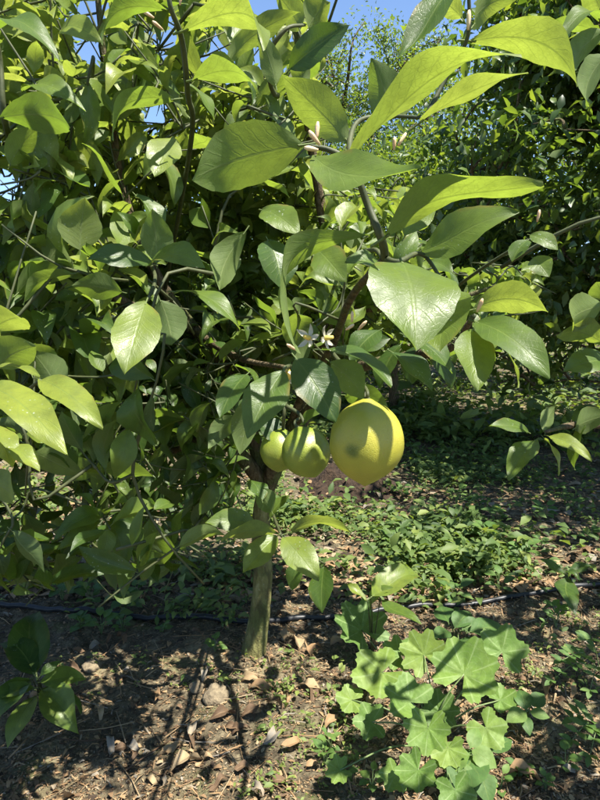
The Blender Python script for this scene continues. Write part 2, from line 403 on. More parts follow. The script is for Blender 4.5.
VARS = [leaf_arrays(7, 4, wl=random.uniform(.38, .58), bulge=random.uniform(-.02, .22), s2=random.uniform(-.05, .07), fold=random.uniform(.1, 1.0),
        wave=random.uniform(.01, .055), skew=random.uniform(-.08, .08), twist=random.uniform(-.8, .8), tipx=random.uniform(-.5, .5), peak=random.uniform(.8, 1.05), tipcurl=random.uniform(-.15, .4), seed=i) for i in range(28)]
VMESH = [mesh_np('lemon_leaf_blade', *a, mat=M_LEMON) for a in VARS]
def frame(base, dirv, normal, L, Wf=1.0):
    y = Vector(dirv).normalized(); n = Vector(normal); n = n - y * n.dot(y)
    if n.length < 1e-4: n = y.orthogonal()
    n.normalize(); x = y.cross(n)
    m = Matrix.Identity(4)
    for i in range(3):
        m[i][0] = x[i] * L * Wf; m[i][1] = y[i] * L; m[i][2] = n[i] * L; m[i][3] = base[i]
    return m
def xform(m, v):
    a = np.array(m); return v @ a[:3, :3].T + a[:3, 3]

# ------------------------------------------------------------------ ground
def axis(fine0, fine1, step, lo, hi):
    a = list(np.arange(fine0, fine1, step)); s = step; x = fine1
    while x < hi: a.append(x); s *= 1.14; x += s
    a.append(hi); s = step; x = fine0 - step; pre = []
    while x > lo: pre.append(x); s *= 1.14; x -= s
    pre.append(lo); return np.array(pre[::-1] + a)
gx = axis(-1.5, 1.6, 0.014, -300, 300); gy = axis(0.9, 3.6, 0.014, -60, 500)
XX, YY = np.meshgrid(gx, gy, indexing='ij'); ZZ = gz(XX, YY)
nx, ny = XX.shape; idx = np.arange(nx * ny).reshape(nx, ny)
q = np.stack([idx[:-1, :-1], idx[1:, :-1], idx[1:, 1:], idx[:-1, 1:]], -1).reshape(-1, 4)
tag(link('ground', mesh_np('ground', np.stack([XX, YY, ZZ], -1).reshape(-1, 3), q, mat=M_SOIL)), kind='structure')

# heap of dug soil behind the tree
mc = G(350, 488); n = 40
v = []; f = []
for i in range(n + 1):
    for j in range(n + 1):
        a, b = 2 * i / n - 1, 2 * j / n - 1; r = math.hypot(a, b)
        x, y = mc.x + a * .34, mc.y + .06 + b * .36
        z = float(gz(x, y)) + 0.12 * max(0, 1 - r * r) ** 1.3 * (0.8 + 1.6 * float(vnoise(x * 11, y * 11))) + 0.09 * float(vnoise(x * 30, y * 30)) * max(0, 1 - r) - 0.02 * (r > 1)
        v.append((x, y, z))
for i in range(n):
    for j in range(n): f.append((i * (n + 1) + j, (i + 1) * (n + 1) + j, (i + 1) * (n + 1) + j + 1, i * (n + 1) + j + 1))
tag(link('soil_mound', mesh_np('soil_mound', v, f, mat=M_MOUND)), 'low heap of dark brown dug soil behind the lemon fruit', 'soil heap', kind='structure')

# weed fabric showing between the rows
for k, (px, py, wx, wy, lab) in enumerate(((522, 428, .85, .35, 'grey weed fabric lying crumpled beyond the green weeds beside the right tree row'),)):
    c = G(px, py); n = 18; v = []; f = []
    for i in range(n + 1):
        for j in range(n + 1):
            x = c.x + (i / n - .5) * wx * (1 + .2 * vnoise(j * .4, k)); y = c.y + (j / n - .5) * wy * (1 + .3 * vnoise(i * .3, k + 5))
            v.append((x, y, float(gz(x, y)) + .025 + .06 * float(vnoise(x * 9, y * 9 + k) + .5) ** 2))
    for i in range(n):
        for j in range(n): f.append((i * (n + 1) + j, (i + 1) * (n + 1) + j, (i + 1) * (n + 1) + j + 1, i * (n + 1) + j + 1))
    tag(link('weed_fabric', mesh_np('weed_fabric', v, f, mat=M_SHEET)), lab, 'weed fabric')

# ------------------------------------------------------------------ background trees
SMALL = []
for i in range(6):
    r = random.Random(50 + i); b = r.uniform(.02, .14); fo = r.uniform(.05, .14); wv = r.uniform(.2, .27)
    v = np.array([(0, 0, 0), (-wv, .42, fo + b * .9), (0, .45, b), (wv, .42, fo + b * .9), (-wv * .62, .78, fo * .6 + b * .6), (0, .8, b * .55), (wv * .62, .78, fo * .6 + b * .6), (0, 1, -.03)])
    f = np.array([(0, 2, 1, 0), (0, 3, 2, 0), (1, 2, 5, 4), (2, 3, 6, 5), (4, 5, 7, 4), (5, 6, 7, 5)])
    u = np.array([(.5, 0), (0, .42), (.5, .45), (1, .42), (.1, .78), (.5, .8), (.9, .78), (.5, 1)], np.float32)
    SMALL.append((v, u))
SM_F = [np.array([(0, 2, 1), (0, 3, 2), (1, 2, 4), (2, 5, 4), (2, 3, 5), (3, 6, 5), (4, 5, 7), (5, 6, 7)])] * 6
def rot_frames(dirs, norms, L):
    d = dirs / np.linalg.norm(dirs, axis=1, keepdims=True)
    n = norms - d * np.sum(d * norms, 1, keepdims=True); n /= np.maximum(np.linalg.norm(n, axis=1, keepdims=True), 1e-6)
    x = np.cross(d, n)
    return np.stack([x, d, n], 2) * L[:, None, None]             # columns
def small_leaves(bt, pts, dirs, norms, L, vmean, vsd):
    Mx = rot_frames(dirs, norms, L); pick = rng.integers(0, 6, len(pts))
    var = np.clip(rng.normal(vmean, vsd, len(pts)), 0, 1)
    for k in range(6):
        s = np.where(pick == k)[0]
        if not len(s): continue
        v, u = SMALL[k]; nv = len(v)
        vv = np.einsum('nij,vj->nvi', Mx[s], v) + pts[s][:, None, :]
        ff = (SM_F[k][None] + (np.arange(len(s)) * nv)[:, None, None]).reshape(-1, 3)
        bt.v.append(vv.reshape(-1, 3).astype(np.float32)); bt.f.append(ff + bt.n); bt.n += len(s) * nv
        bt.u.append(np.tile(u, (len(s), 1))); bt.a.append(np.repeat(var[s], nv).astype(np.float32))
def orchard_tree(name, label, base, blobs, nclump, nleaf, leaf, vmean, clump_r=0.20, trunk_r=0.06, mat=None, seed=1, dead=0, group='orchard trees behind the lemon tree'):
    r = np.random.default_rng(seed); rr = random.Random(seed)
    bx, by = base; bz = float(gz(bx, by)); root = tag(empty(name, (bx, by, bz)), label, 'tree', group)
    tot = sum(b[3] * b[4] * b[5] for b in blobs); cl = []
    for (cx, cy, cz, rx, ry, rz) in blobs:
        m = max(4, int(nclump * rx * ry * rz / tot))
        d = r.normal(size=(m, 3)); d /= np.linalg.norm(d, axis=1, keepdims=True)
        rad = r.uniform(0.35, 1.0, (m, 1)) ** 0.5 * (1 + .12 * r.normal(size=(m, 1)))
        cl.append(np.array([cx, cy, cz]) + d * rad * np.array([rx, ry, rz]))
    cl = np.concatenate(cl); cl = cl[cl[:, 2] > bz + .15]
    ctr = cl.mean(0)
    top = Vector((bx + (ctr[0] - bx) * .6, by + (ctr[1] - by) * .6, bz + (ctr[2] - bz) * 0.8))
    tp = smooth_path([(bx, by, bz - .05), Vector((bx, by, bz)).lerp(top, .5) + Vector((rr.uniform(-.1, .1), rr.uniform(-.1, .1), 0)), top], 5)
    a = tube(tp, (trunk_r, trunk_r * .5), 8, .15); adopt(link('trunk', mesh_np('trunk', *a, mat=M_BRANCH)), root)
    bt = Batch(); tw = Batch()
    order = r.permutation(len(cl)); nodes = [Vector(p) for p in tp[3:]]
    limbs = []
    for k, i in enumerate(order):
        p = Vector(cl[i]); best = min(nodes, key=lambda q: (q - p).length + max(0, q.z - p.z) * 1.2)
        midp = best.lerp(p, .5) + Vector((rr.uniform(-.06, .06), rr.uniform(-.06, .06), rr.uniform(-.02, .09)))
        pt = smooth_path([best, midp, p], 3)
        big = k < 9
        a = tube(pt, (trunk_r * (.42 if big else .16), trunk_r * (.14 if big else .05)), 5)
        if big: adopt(link('branch', mesh_np('branch', *a, mat=M_BRANCH)), root)
        else: tw.add(a[0], a[1], a[2])
        if big or rr.random() < .6: nodes += [midp, p]
    if tw.v: tag(adopt(link('twigs', tw.mesh('twigs', M_BRANCH)), root), kind='stuff')
    per = max(1, nleaf // len(cl))
    pts = np.repeat(cl, per, 0) + r.normal(size=(len(cl) * per, 3)) * clump_r * np.repeat(r.uniform(.5, 1.2, (len(cl), 1)), per, 0) * np.array([1, 1, .75])
    dirs = r.normal(size=pts.shape) + np.array([0, 0, -.15]); norms = r.normal(size=pts.shape) * .55 + np.array([0, 0, 1.0])
    small_leaves(bt, pts, dirs, norms, r.uniform(.7, 1.25, len(pts)) * leaf, vmean, .22)
    adopt(link('crown', bt.mesh('crown', mat or M_BGLEAF)), root)
    return root
orchard_tree('orchard_tree', 'dense dark leafy orchard tree right of the lemon tree, reaching highest', (2.35, 4.3),
             [(2.25, 4.3, 2.1, 1.15, 1.0, 1.35), (2.9, 4.4, 3.2, 1.2, 1.0, 1.0), (1.75, 4.5, 1.25, .8, .7, .7), (2.1, 4.6, 3.1, .8, .8, .8)], 560, 27000, .092, .50, .18, .07, seed=3)
orchard_tree('orchard_tree', 'lower bushy bright green orchard tree behind the right side of the lemon tree', (0.95, 5.9),
             [(0.95, 6.0, 1.6, 1.0, .9, .95), (0.35, 6.2, 1.2, .8, .8, .8), (1.6, 6.3, 1.8, .8, .8, 1.0)], 330, 18000, .068, .62, .19, .06, seed=4)
orchard_tree('orchard_tree', 'big rounded orchard tree closing the view behind the lower bushy bright one', (1.7, 8.6),
             [(1.7, 8.6, 2.0, 1.9, 1.3, 1.5), (.9, 8.8, 2.5, 1.3, 1.2, 1.2), (2.9, 8.8, 3.2, 1.5, 1.3, 1.4)], 420, 21000, .085, .55, .22, .09, seed=12)
orchard_tree('orchard_tree', 'orchard tree standing in the row between the neighbouring lemon tree and the dense dark tree', (2.15, 2.75),  # added mostly out of view; crown height and gaps set to shade the weeds
             [(2.1, 2.75, 1.6, .70, .75, .9), (2.1, 2.7, 2.7, .70, .75, .7), (2.5, 2.9, 2.0, .7, .7, .9)], 130, 4200, .085, .5, .17, .06, seed=15)
orchard_tree('tall_tree', 'tall loose grey-green tree against the sky behind the orchard', (0.75, 11.5),
             [(0.75, 11.5, 3.6, 1.5, 1.4, 1.7), (1.2, 11.5, 5.2, 1.1, 1.0, 1.0), (0.35, 11.4, 4.9, .7, .8, .9), (2.3, 12, 5.0, 1.2, 1.2, 1.2)], 460, 30000, .07, .55, .25, .12, seed=5)
orchard_tree('orchard_tree', 'dark low orchard tree showing between the main limbs of the lemon tree', (-0.9, 5.2),
             [(-0.9, 5.2, 1.25, .9, .8, .75), (-.3, 5.4, 1.0, .7, .6, .6)], 200, 9000, .07, .40, .17, .055, seed=6)
orchard_tree('orchard_tree', 'low orchard tree behind the drooping left side of the lemon tree', (-2.9, 5.6),
             [(-2.9, 5.6, 1.15, 1.2, .9, .7), (-1.9, 6.2, 1.1, .8, .8, .7)], 220, 9500, .07, .45, .17, .055, seed=7)
orchard_tree('orchard_tree', 'far low orchard tree behind the gap between two nearer orchard trees', (-4.6, 9.5),
             [(-4.6, 9.5, 1.2, 1.8, 1.2, .85), (-2.5, 10, 1.2, 1.5, 1.2, .8)], 220, 9000, .085, .5, .22, .06, seed=8)
orchard_tree('orchard_tree', 'orchard tree behind the dense dark tree, half hidden by it', (4.6, 7.2),
             [(4.4, 7.2, 2.0, 1.8, 1.3, 1.6), (5.6, 7.2, 3.2, 1.3, 1.3, 1.3)], 360, 17000, .08, .42, .25, .07, seed=9)
bt = Batch()
m = 16000
an = rng.uniform(R(40), R(140), m); rad = rng.uniform(22, 30, m)
px_, py_ = rad * np.cos(an), rad * np.sin(an)
hh = 2.3 + 1.6 * vnoise(an * 14, rad * .1) + .8 * vnoise(an * 45, rad * .3)
pts = np.stack([px_, py_, gz(px_, py_) + rng.uniform(0.05, 1, m) * hh], 1)
small_leaves(bt, pts, rng.normal(size=pts.shape), rng.normal(size=pts.shape) * .6 + np.array([0, 0, 1]), rng.uniform(.25, .45, m), .4, .2)
tag(link('distant_trees', bt.mesh('distant_trees', M_BGLEAF)), 'far line of orchard trees along the horizon', 'trees', kind='stuff')

# ------------------------------------------------------------------ the lemon tree
TB = G(257, 652); TY = TB.y
tree = tag(empty('lemon_tree', (TB.x, TB.y, float(gz(TB.x, TB.y)))), 'leafy lemon tree with mossy trunk bearing one yellow and two green fruits', 'lemon tree')
tz = tree.location.z
tp = [Vector((TB.x - .014, TB.y, tz - .06)), Vector((TB.x - .010, TB.y, tz)), PY(260, 612, TY + .005), PY(263, 570, TY + .01), PY(261, 525, TY + .02), PY(266, 488, TY + .03)]
tpp = smooth_path(tp, 6); n = len(tpp)
rad_ = [.032 + .024 * max(0, 1 - i / (n * .5)) ** 2 - .004 * (i / n) for i in range(n)]
a = tube(tpp, rad_, 16, .05); adopt(link('trunk', mesh_np('trunk', *a, mat=M_BARK)), tree)
FK = tpp[-1]
LIMBS = [
    ([FK, PY(246, 462, TY), PY(215, 432, TY - .05), PY(160, 411, TY - .1), PY(105, 404, TY - .2), PY(40, 380, TY - .35)], .026, .010),
    ([FK, PY(280, 455, TY), PY(312, 385, TY - .05), PY(328, 310, TY - .1), PY(332, 265, TY - .15), PY(318, 190, TY - .2), PY(300, 60, TY - .3), PY(290, -60, TY - .4)], .030, .006),
    ([FK, PY(254, 440, TY + .05), PY(232, 380, TY + .0), PY(195, 330, TY - .1), PY(165, 290, TY - .15), PY(130, 215, TY - .2), PY(110, 110, TY - .25), PY(95, -30, TY - .3)], .026, .006),
    ([FK, PY(285, 440, TY - .1), PY(340, 378, TY - .35), PY(400, 358, TY - .6), PY(450, 348, TY - .8), PY(470, 322, TY - .95)], .020, .004),
    ([PY(328, 310, TY - .1), PY(380, 308, TY - .25), PY(430, 306, TY - .35), PY(500, 285, TY - .4)], .013, .004),
    ([PY(280, 455, TY), PY(300, 400, TY - .25), PY(330, 350, TY - .6), PY(350, 300, TY - .9), PY(385, 258, TY - 1.2)], .012, .0035),
    ([PY(195, 330, TY - .1), PY(120, 300, TY - .3), PY(60, 235, TY - .45), PY(25, 165, TY - .55), PY(-30, 60, TY - .6)], .015, .005),
    ([FK, PY(300, 430, TY + .2), PY(350, 350, TY + .4), PY(390, 280, TY + .5), PY(420, 200, TY + .55)], .018, .004),
    ([PY(215, 432, TY - .05), PY(150, 460, TY + .1), PY(90, 470, TY + .2), PY(20, 470, TY + .25)], .012, .004),
    ([PY(195, 330, TY - .1), PY(215, 345, TY - .35), PY(245, 360, TY - .6), PY(290, 368, TY - .85)], .011, .0035),
]
nodes = []
for pts, r0, r1 in LIMBS:
    sp = smooth_path(pts, 7)
    a = tube(sp, (r0, r1), 8, .10); adopt(link('branch', mesh_np('branch', *a, mat=M_BRANCH)), tree)
    nodes += sp[3:]
nodes_np = np.array([tuple(p) for p in nodes])

TWIGS = Batch()
def twig(pts, r0, r1, sides=5, n=5):
    a = tube(smooth_path(pts, n), (r0, r1), sides); TWIGS.add(a[0], a[1], a[2])

LEAVES = []          # (matrix, variant index or arrays, var, hero)
# hero leaves, most of them read off the photograph: base px,py,depth  tip px,py,depth  width(px)  roll  options
#   roll 0: upper side towards the viewer, 90: edge-on with the upper side up, 180: underside towards the viewer
def hero(bx, by, bd, tx, ty, td, wpx, roll, var=.6, store=LEAVES, mat=None, **kw):
    b, t = P(bx, by, bd), P(tx, ty, td); ch = t - b; L = ch.length; y = ch.normalized()
    mid = (b + t) * .5; view = (CAM - mid).normalized()
    nc = (view - y * view.dot(y)).normalized(); sd = y.cross(nc)
    if sd.z < 0: sd = -sd
    nrm = nc * math.cos(R(roll)) + sd * math.sin(R(roll))
    wm = wpx * (bd + td) * .5 / F
    kw.setdefault('bulge', .10); kw.setdefault('fold', .3); kw.setdefault('wave', .028)
    ar = leaf_arrays(16, 6, wl=wm / L, seed=int(bx * 7 + ty), edge=.025, **kw)
    store.append((frame(b, y, nrm, L), ar, var, True))
H = hero
# ---- the large spray in front, top centre
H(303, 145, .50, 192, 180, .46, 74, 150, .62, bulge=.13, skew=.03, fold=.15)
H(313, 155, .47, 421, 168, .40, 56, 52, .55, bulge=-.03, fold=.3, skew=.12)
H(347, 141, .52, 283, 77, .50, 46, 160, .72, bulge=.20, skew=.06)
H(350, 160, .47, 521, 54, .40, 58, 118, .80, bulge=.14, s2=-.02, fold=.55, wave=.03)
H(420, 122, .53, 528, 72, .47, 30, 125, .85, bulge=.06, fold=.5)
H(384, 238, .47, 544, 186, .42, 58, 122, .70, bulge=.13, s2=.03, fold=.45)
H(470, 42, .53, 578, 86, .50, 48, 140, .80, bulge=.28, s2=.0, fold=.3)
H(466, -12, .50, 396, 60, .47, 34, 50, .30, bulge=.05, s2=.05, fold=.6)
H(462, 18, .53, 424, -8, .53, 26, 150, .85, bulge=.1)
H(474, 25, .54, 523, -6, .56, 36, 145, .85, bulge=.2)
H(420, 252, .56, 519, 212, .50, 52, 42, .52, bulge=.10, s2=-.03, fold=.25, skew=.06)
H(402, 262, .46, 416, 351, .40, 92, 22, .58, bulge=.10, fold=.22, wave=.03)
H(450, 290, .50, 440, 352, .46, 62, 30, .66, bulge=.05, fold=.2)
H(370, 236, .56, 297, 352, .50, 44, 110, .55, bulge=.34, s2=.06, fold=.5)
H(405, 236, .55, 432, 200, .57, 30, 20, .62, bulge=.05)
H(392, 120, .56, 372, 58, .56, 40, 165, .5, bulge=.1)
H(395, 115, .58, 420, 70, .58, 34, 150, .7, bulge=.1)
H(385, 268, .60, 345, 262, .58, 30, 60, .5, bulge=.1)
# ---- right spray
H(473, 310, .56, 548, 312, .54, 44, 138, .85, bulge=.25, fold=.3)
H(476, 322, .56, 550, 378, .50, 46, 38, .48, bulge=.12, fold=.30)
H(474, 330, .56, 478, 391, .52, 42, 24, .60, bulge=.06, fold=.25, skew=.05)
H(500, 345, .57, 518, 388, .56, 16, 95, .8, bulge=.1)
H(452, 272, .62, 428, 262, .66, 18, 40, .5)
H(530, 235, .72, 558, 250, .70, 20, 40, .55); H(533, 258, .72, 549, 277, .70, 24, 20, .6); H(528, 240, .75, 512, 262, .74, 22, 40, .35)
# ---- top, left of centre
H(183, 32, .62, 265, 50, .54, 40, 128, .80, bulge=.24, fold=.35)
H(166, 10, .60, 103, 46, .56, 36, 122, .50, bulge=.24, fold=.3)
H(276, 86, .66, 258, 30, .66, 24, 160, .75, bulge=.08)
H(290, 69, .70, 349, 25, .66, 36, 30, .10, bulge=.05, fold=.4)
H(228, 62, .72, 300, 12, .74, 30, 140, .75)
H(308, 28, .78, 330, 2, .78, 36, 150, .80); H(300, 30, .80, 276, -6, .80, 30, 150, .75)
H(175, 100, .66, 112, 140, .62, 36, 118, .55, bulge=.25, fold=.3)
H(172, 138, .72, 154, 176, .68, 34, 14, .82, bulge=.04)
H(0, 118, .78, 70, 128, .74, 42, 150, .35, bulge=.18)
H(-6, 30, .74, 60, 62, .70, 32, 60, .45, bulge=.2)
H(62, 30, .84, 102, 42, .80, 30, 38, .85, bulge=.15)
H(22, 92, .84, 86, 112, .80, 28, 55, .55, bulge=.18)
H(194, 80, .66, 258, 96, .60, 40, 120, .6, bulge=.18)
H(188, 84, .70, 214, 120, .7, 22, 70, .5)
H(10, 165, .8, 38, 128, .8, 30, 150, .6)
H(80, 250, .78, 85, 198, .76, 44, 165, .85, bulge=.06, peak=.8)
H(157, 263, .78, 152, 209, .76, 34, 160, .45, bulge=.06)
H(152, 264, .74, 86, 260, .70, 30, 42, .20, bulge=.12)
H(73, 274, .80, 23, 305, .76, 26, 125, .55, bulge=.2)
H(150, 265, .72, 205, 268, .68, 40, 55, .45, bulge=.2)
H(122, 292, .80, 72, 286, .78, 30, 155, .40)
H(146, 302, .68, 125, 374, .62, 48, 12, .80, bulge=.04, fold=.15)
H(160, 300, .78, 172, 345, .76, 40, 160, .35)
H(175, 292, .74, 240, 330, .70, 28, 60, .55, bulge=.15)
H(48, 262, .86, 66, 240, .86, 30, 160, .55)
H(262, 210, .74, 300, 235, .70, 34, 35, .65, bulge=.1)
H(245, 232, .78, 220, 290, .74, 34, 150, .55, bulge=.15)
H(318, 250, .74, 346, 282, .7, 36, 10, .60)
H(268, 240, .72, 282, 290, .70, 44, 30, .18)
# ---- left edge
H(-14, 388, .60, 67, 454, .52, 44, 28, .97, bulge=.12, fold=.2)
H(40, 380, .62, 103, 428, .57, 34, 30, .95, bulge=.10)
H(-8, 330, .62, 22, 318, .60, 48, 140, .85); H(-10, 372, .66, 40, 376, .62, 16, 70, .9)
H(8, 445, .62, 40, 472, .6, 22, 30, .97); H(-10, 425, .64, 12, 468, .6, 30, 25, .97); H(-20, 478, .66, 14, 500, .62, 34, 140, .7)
H(-6, 366, .70, 36, 346, .70, 44, 150, .6)
H(60, 395, .80, 30, 350, .80, 40, 155, .5)
# ---- around the fruit
H(283, 371, .60, 247, 438, .56, 44, 20, .38, bulge=.06)
H(247, 374, .66, 220, 418, .62, 32, 40, .25, bulge=.08)
H(296, 358, .62, 336, 422, .60, 48, 25, .14, bulge=.06)
H(330, 362, .68, 364, 398, .66, 36, 150, .45)
H(345, 395, .72, 388, 408, .74, 30, 140, .40)
H(322, 350, .67, 392, 386, .63, 46, 72, .3, bulge=.12)  # broad leaf added to keep the sun off the lemon
H(405, 335, .72, 452, 374, .69, 40, 62, .3)  # leaf added on the sun side to shade the lemon
H(392, 352, .74, 432, 392, .71, 34, 55, .2)  # second leaf added for the lemon's shade
H(262, 390, .76, 240, 455, .78, 34, 150, .4)
H(300, 425, .82, 322, 412, .8, 20, 60, .4); H(285, 440, .86, 258, 425, .86, 30, 40, .12)
H(380, 330, .74, 350, 362, .72, 32, 40, .2); H(400, 345, 1.0, 380, 390, .98, 30, 50, .15); H(430, 352, 1.05, 452, 388, 1.05, 28, 50, .15)
H(420, 345, 1.1, 412, 384, 1.1, 30, 30, .1); H(455, 345, .8, 478, 372, .8, 30, 60, .25)
# ---- shoot hanging in front of the trunk
H(255, 523, 0.94, 205, 523, 0.90, 26, 25, .50, bulge=.12)
H(278, 534, 0.92, 221, 541, 0.87, 24, 132, .85, bulge=.14)
H(277, 536, 0.92, 243, 573, 0.88, 28, 25, .72, bulge=.06)
H(283, 537, 0.92, 319, 581, 0.87, 33, 18, .80, bulge=.06)
H(289, 533, 0.92, 352, 534, 0.90, 26, 115, .85, bulge=.20)
H(272, 512, 0.96, 254, 488, 0.98, 24, 150, .5); H(262, 500, 0.96, 250, 480, 1.00, 22, 40, .3); H(270, 518, 0.98, 290, 495, 1.00, 24, 60, .4)
H(324, 566, 1.00, 322, 613, 0.96, 28, 30, .25, bulge=.05); H(300, 562, 1.00, 292, 590, 1.00, 20, 30, .3)
NHERO = len(LEAVES)
# shoots that carry them
twig([PY(385, 258, TY - 1.2), P(382, 240, .50), P(368, 205, .50), P(352, 165, .49), P(330, 150, .49), P(308, 146, .49)], .0042, .002)
twig([P(352, 165, .49), P(350, 140, .52), P(360, 120, .55), P(390, 116, .56), P(425, 118, .54)], .003, .0016)
twig([P(425, 118, .54), P(450, 70, .54), P(468, 35, .52), P(468, -20, .5)], .0025, .0016)
twig([PY(385, 258, TY - 1.2), P(398, 262, .50), P(422, 254, .55), P(445, 285, .53)], .003, .0016)
twig([PY(470, 322, TY - .95), P(472, 318, .60), P(474, 316, .56)], .004, .0024)
twig([PY(430, 306, TY - .35), P(480, 270, 1.0), P(528, 240, .76)], .004, .002)
twig([PY(300, 60, TY - .3), P(278, 95, 1.0), P(268, 60, .8), P(285, 30, .76), P(305, 25, .78)], .005, .002)
twig([PY(165, 290, TY - .15), P(190, 150, 1.0), P(188, 95, .72), P(182, 40, .64), P(170, 5, .6), P(165, -40, .6)], .005, .002)
twig([PY(130, 215, TY - .2), P(150, 262, 1.0), P(155, 280, .8), P(148, 300, .7)], .004, .002)
twig([PY(60, 235, TY - .45), P(70, 265, .9), P(80, 272, .8)], .004, .002)
twig([PY(40, 380, TY - .35), P(0, 400, .8), P(-12, 392, .62)], .004, .002); twig([P(0, 400, .8), P(20, 395, .7), P(40, 380, .62)], .003, .0018)
twig([P(0, 400, .8), P(-10, 440, .66), P(-15, 470, .66)], .003, .0018)
twig([PY(290, 368, TY - .85), P(290, 366, .70), P(284, 368, .62)], .0035, .002)
twig([PY(330, 350, TY - .6), P(345, 368, .80), P(362, 382, .74), P(366, 400, .72)], .004, .0028)
twig([PY(290, 368, TY - .85), P(285, 405, .84), P(283, 432, .86)], .0035, .0024); twig([P(285, 405, .84), P(300, 415, .82), P(306, 430, .80)], .003, .0022)
twig([PY(266, 488, TY + .03), PY(270, 505, TY - .3), P(275, 520, 1.15), P(281, 535, .92)], .005, .0022)
twig([P(281, 535, .92), P(310, 555, .98), P(325, 564, 1.0)], .003, .0018)
twig([PY(60, 235, TY - .45), P(20, 160, .95), P(5, 120, .8), P(0, 60, .78), P(-8, 25, .75)], .006, .003)
twig([PY(328, 310, TY - .1), P(340, 270, 1.0), P(370, 250, .66), P(385, 262, .6)], .004, .002)

# random shoots through the rest of the crown
YB = np.array([(-400, 600), (0, 585), (60, 590), (140, 596), (195, 572), (225, 530), (250, 468), (270, 400), (320, 385), (400, 366), (480, 378), (520, 340), (560, 250), (600, 120), (800, 100)], float)
SKYH = [(95, 18, 15), (92, 52, 12), (165, 42, 10), (6, 188, 13), (3, 150, 9), (222, 62, 15), (400, 14, 30), (152, 112, 10), (262, 6, 10), (40, 96, 6)]
def allowed(p, pad=0):
    px, py, d = proj(p)
    if d < .12: return not (d > -0.3 and abs(p[0]) < .35 and .6 < p[2] < 1.5)
    inside = -60 < px < 660 and -60 < py < 860
    if not inside: return (d > .35) and not (px < -50 and d < 1.0 and rng.random() < .8)
    if py > np.interp(px, YB[:, 0], YB[:, 1]): return False
    if px < 80 and 455 < py < 530 and rng.random() < .5: return False
    if px > 325 and py < 190: return False
    if px > 425 and py < 262: return False
    if d < .82 and 178 < px: return False
    if d < .78: return False
    if d < .98 and 178 < px < 560 and py > 30 and py < 420 and rng.random() < .5: return False
    if d < 1.0 and 255 < px < 410 and 380 < py < 490: return False
    if px > 262 and py > 392: return False
    for (sx, sy, sr) in SKYH:
        if (px - sx) ** 2 + (py - sy) ** 2 < (sr + pad) ** 2: return False
    return True
SUNPATH = [P(262, 545, .9), P(300, 560, .9), P(310, 530, .92), P(235, 528, .9), P(306, 455, .79), P(400, 300, .43), P(480, 350, .54), P(30, 420, .57), P(125, 340, .65), P(75, 405, .6), G(50, 690, .14), G(20, 705, .14)]
def sunlit_spot(p):
    for c in SUNPATH:                                            # openings above the sunlit leaves
        t = (Vector(p) - c).dot(sdir)
        if t > .05 and (Vector(p) - c - sdir * t).length < .045 + .03 * t: return True
    # keep the openings through which the sun reaches the bare soil, the mallow and the shoot by the trunk
    q = Vector(p) - sdir * (p[2] / sdir.z); px, py, d = proj(q)
    if 50 < px < 345 and 642 < py < 715: return True
    if 225 < px < 335 and 712 < py < 775: return True
    if 20 < px < 215 and 728 < py < 810: return True
    return 360 < px < 510 and 655 < py < 800
C0 = np.array([-.34, 1.45, 1.25]); RX = np.array([1.15, .95, .82])
shoots = []
tries = 0
while len(shoots) < 1900 and tries < 80000:
    tries += 1
    d = rng.normal(size=3); d /= np.linalg.norm(d); p = C0 + d * rng.uniform(.15, 1) ** .55 * RX
    if p[2] < .32: continue
    if p[2] > 1.62 and rng.random() < .55: continue              # the crown opens towards its top
    if p[2] > 1.35 and not (-60 < proj(p)[0] < 660 and proj(p)[1] > -60) and rng.random() < .85: continue
    if sunlit_spot(p) and rng.random() < .72: continue
    if allowed(p): shoots.append(p)
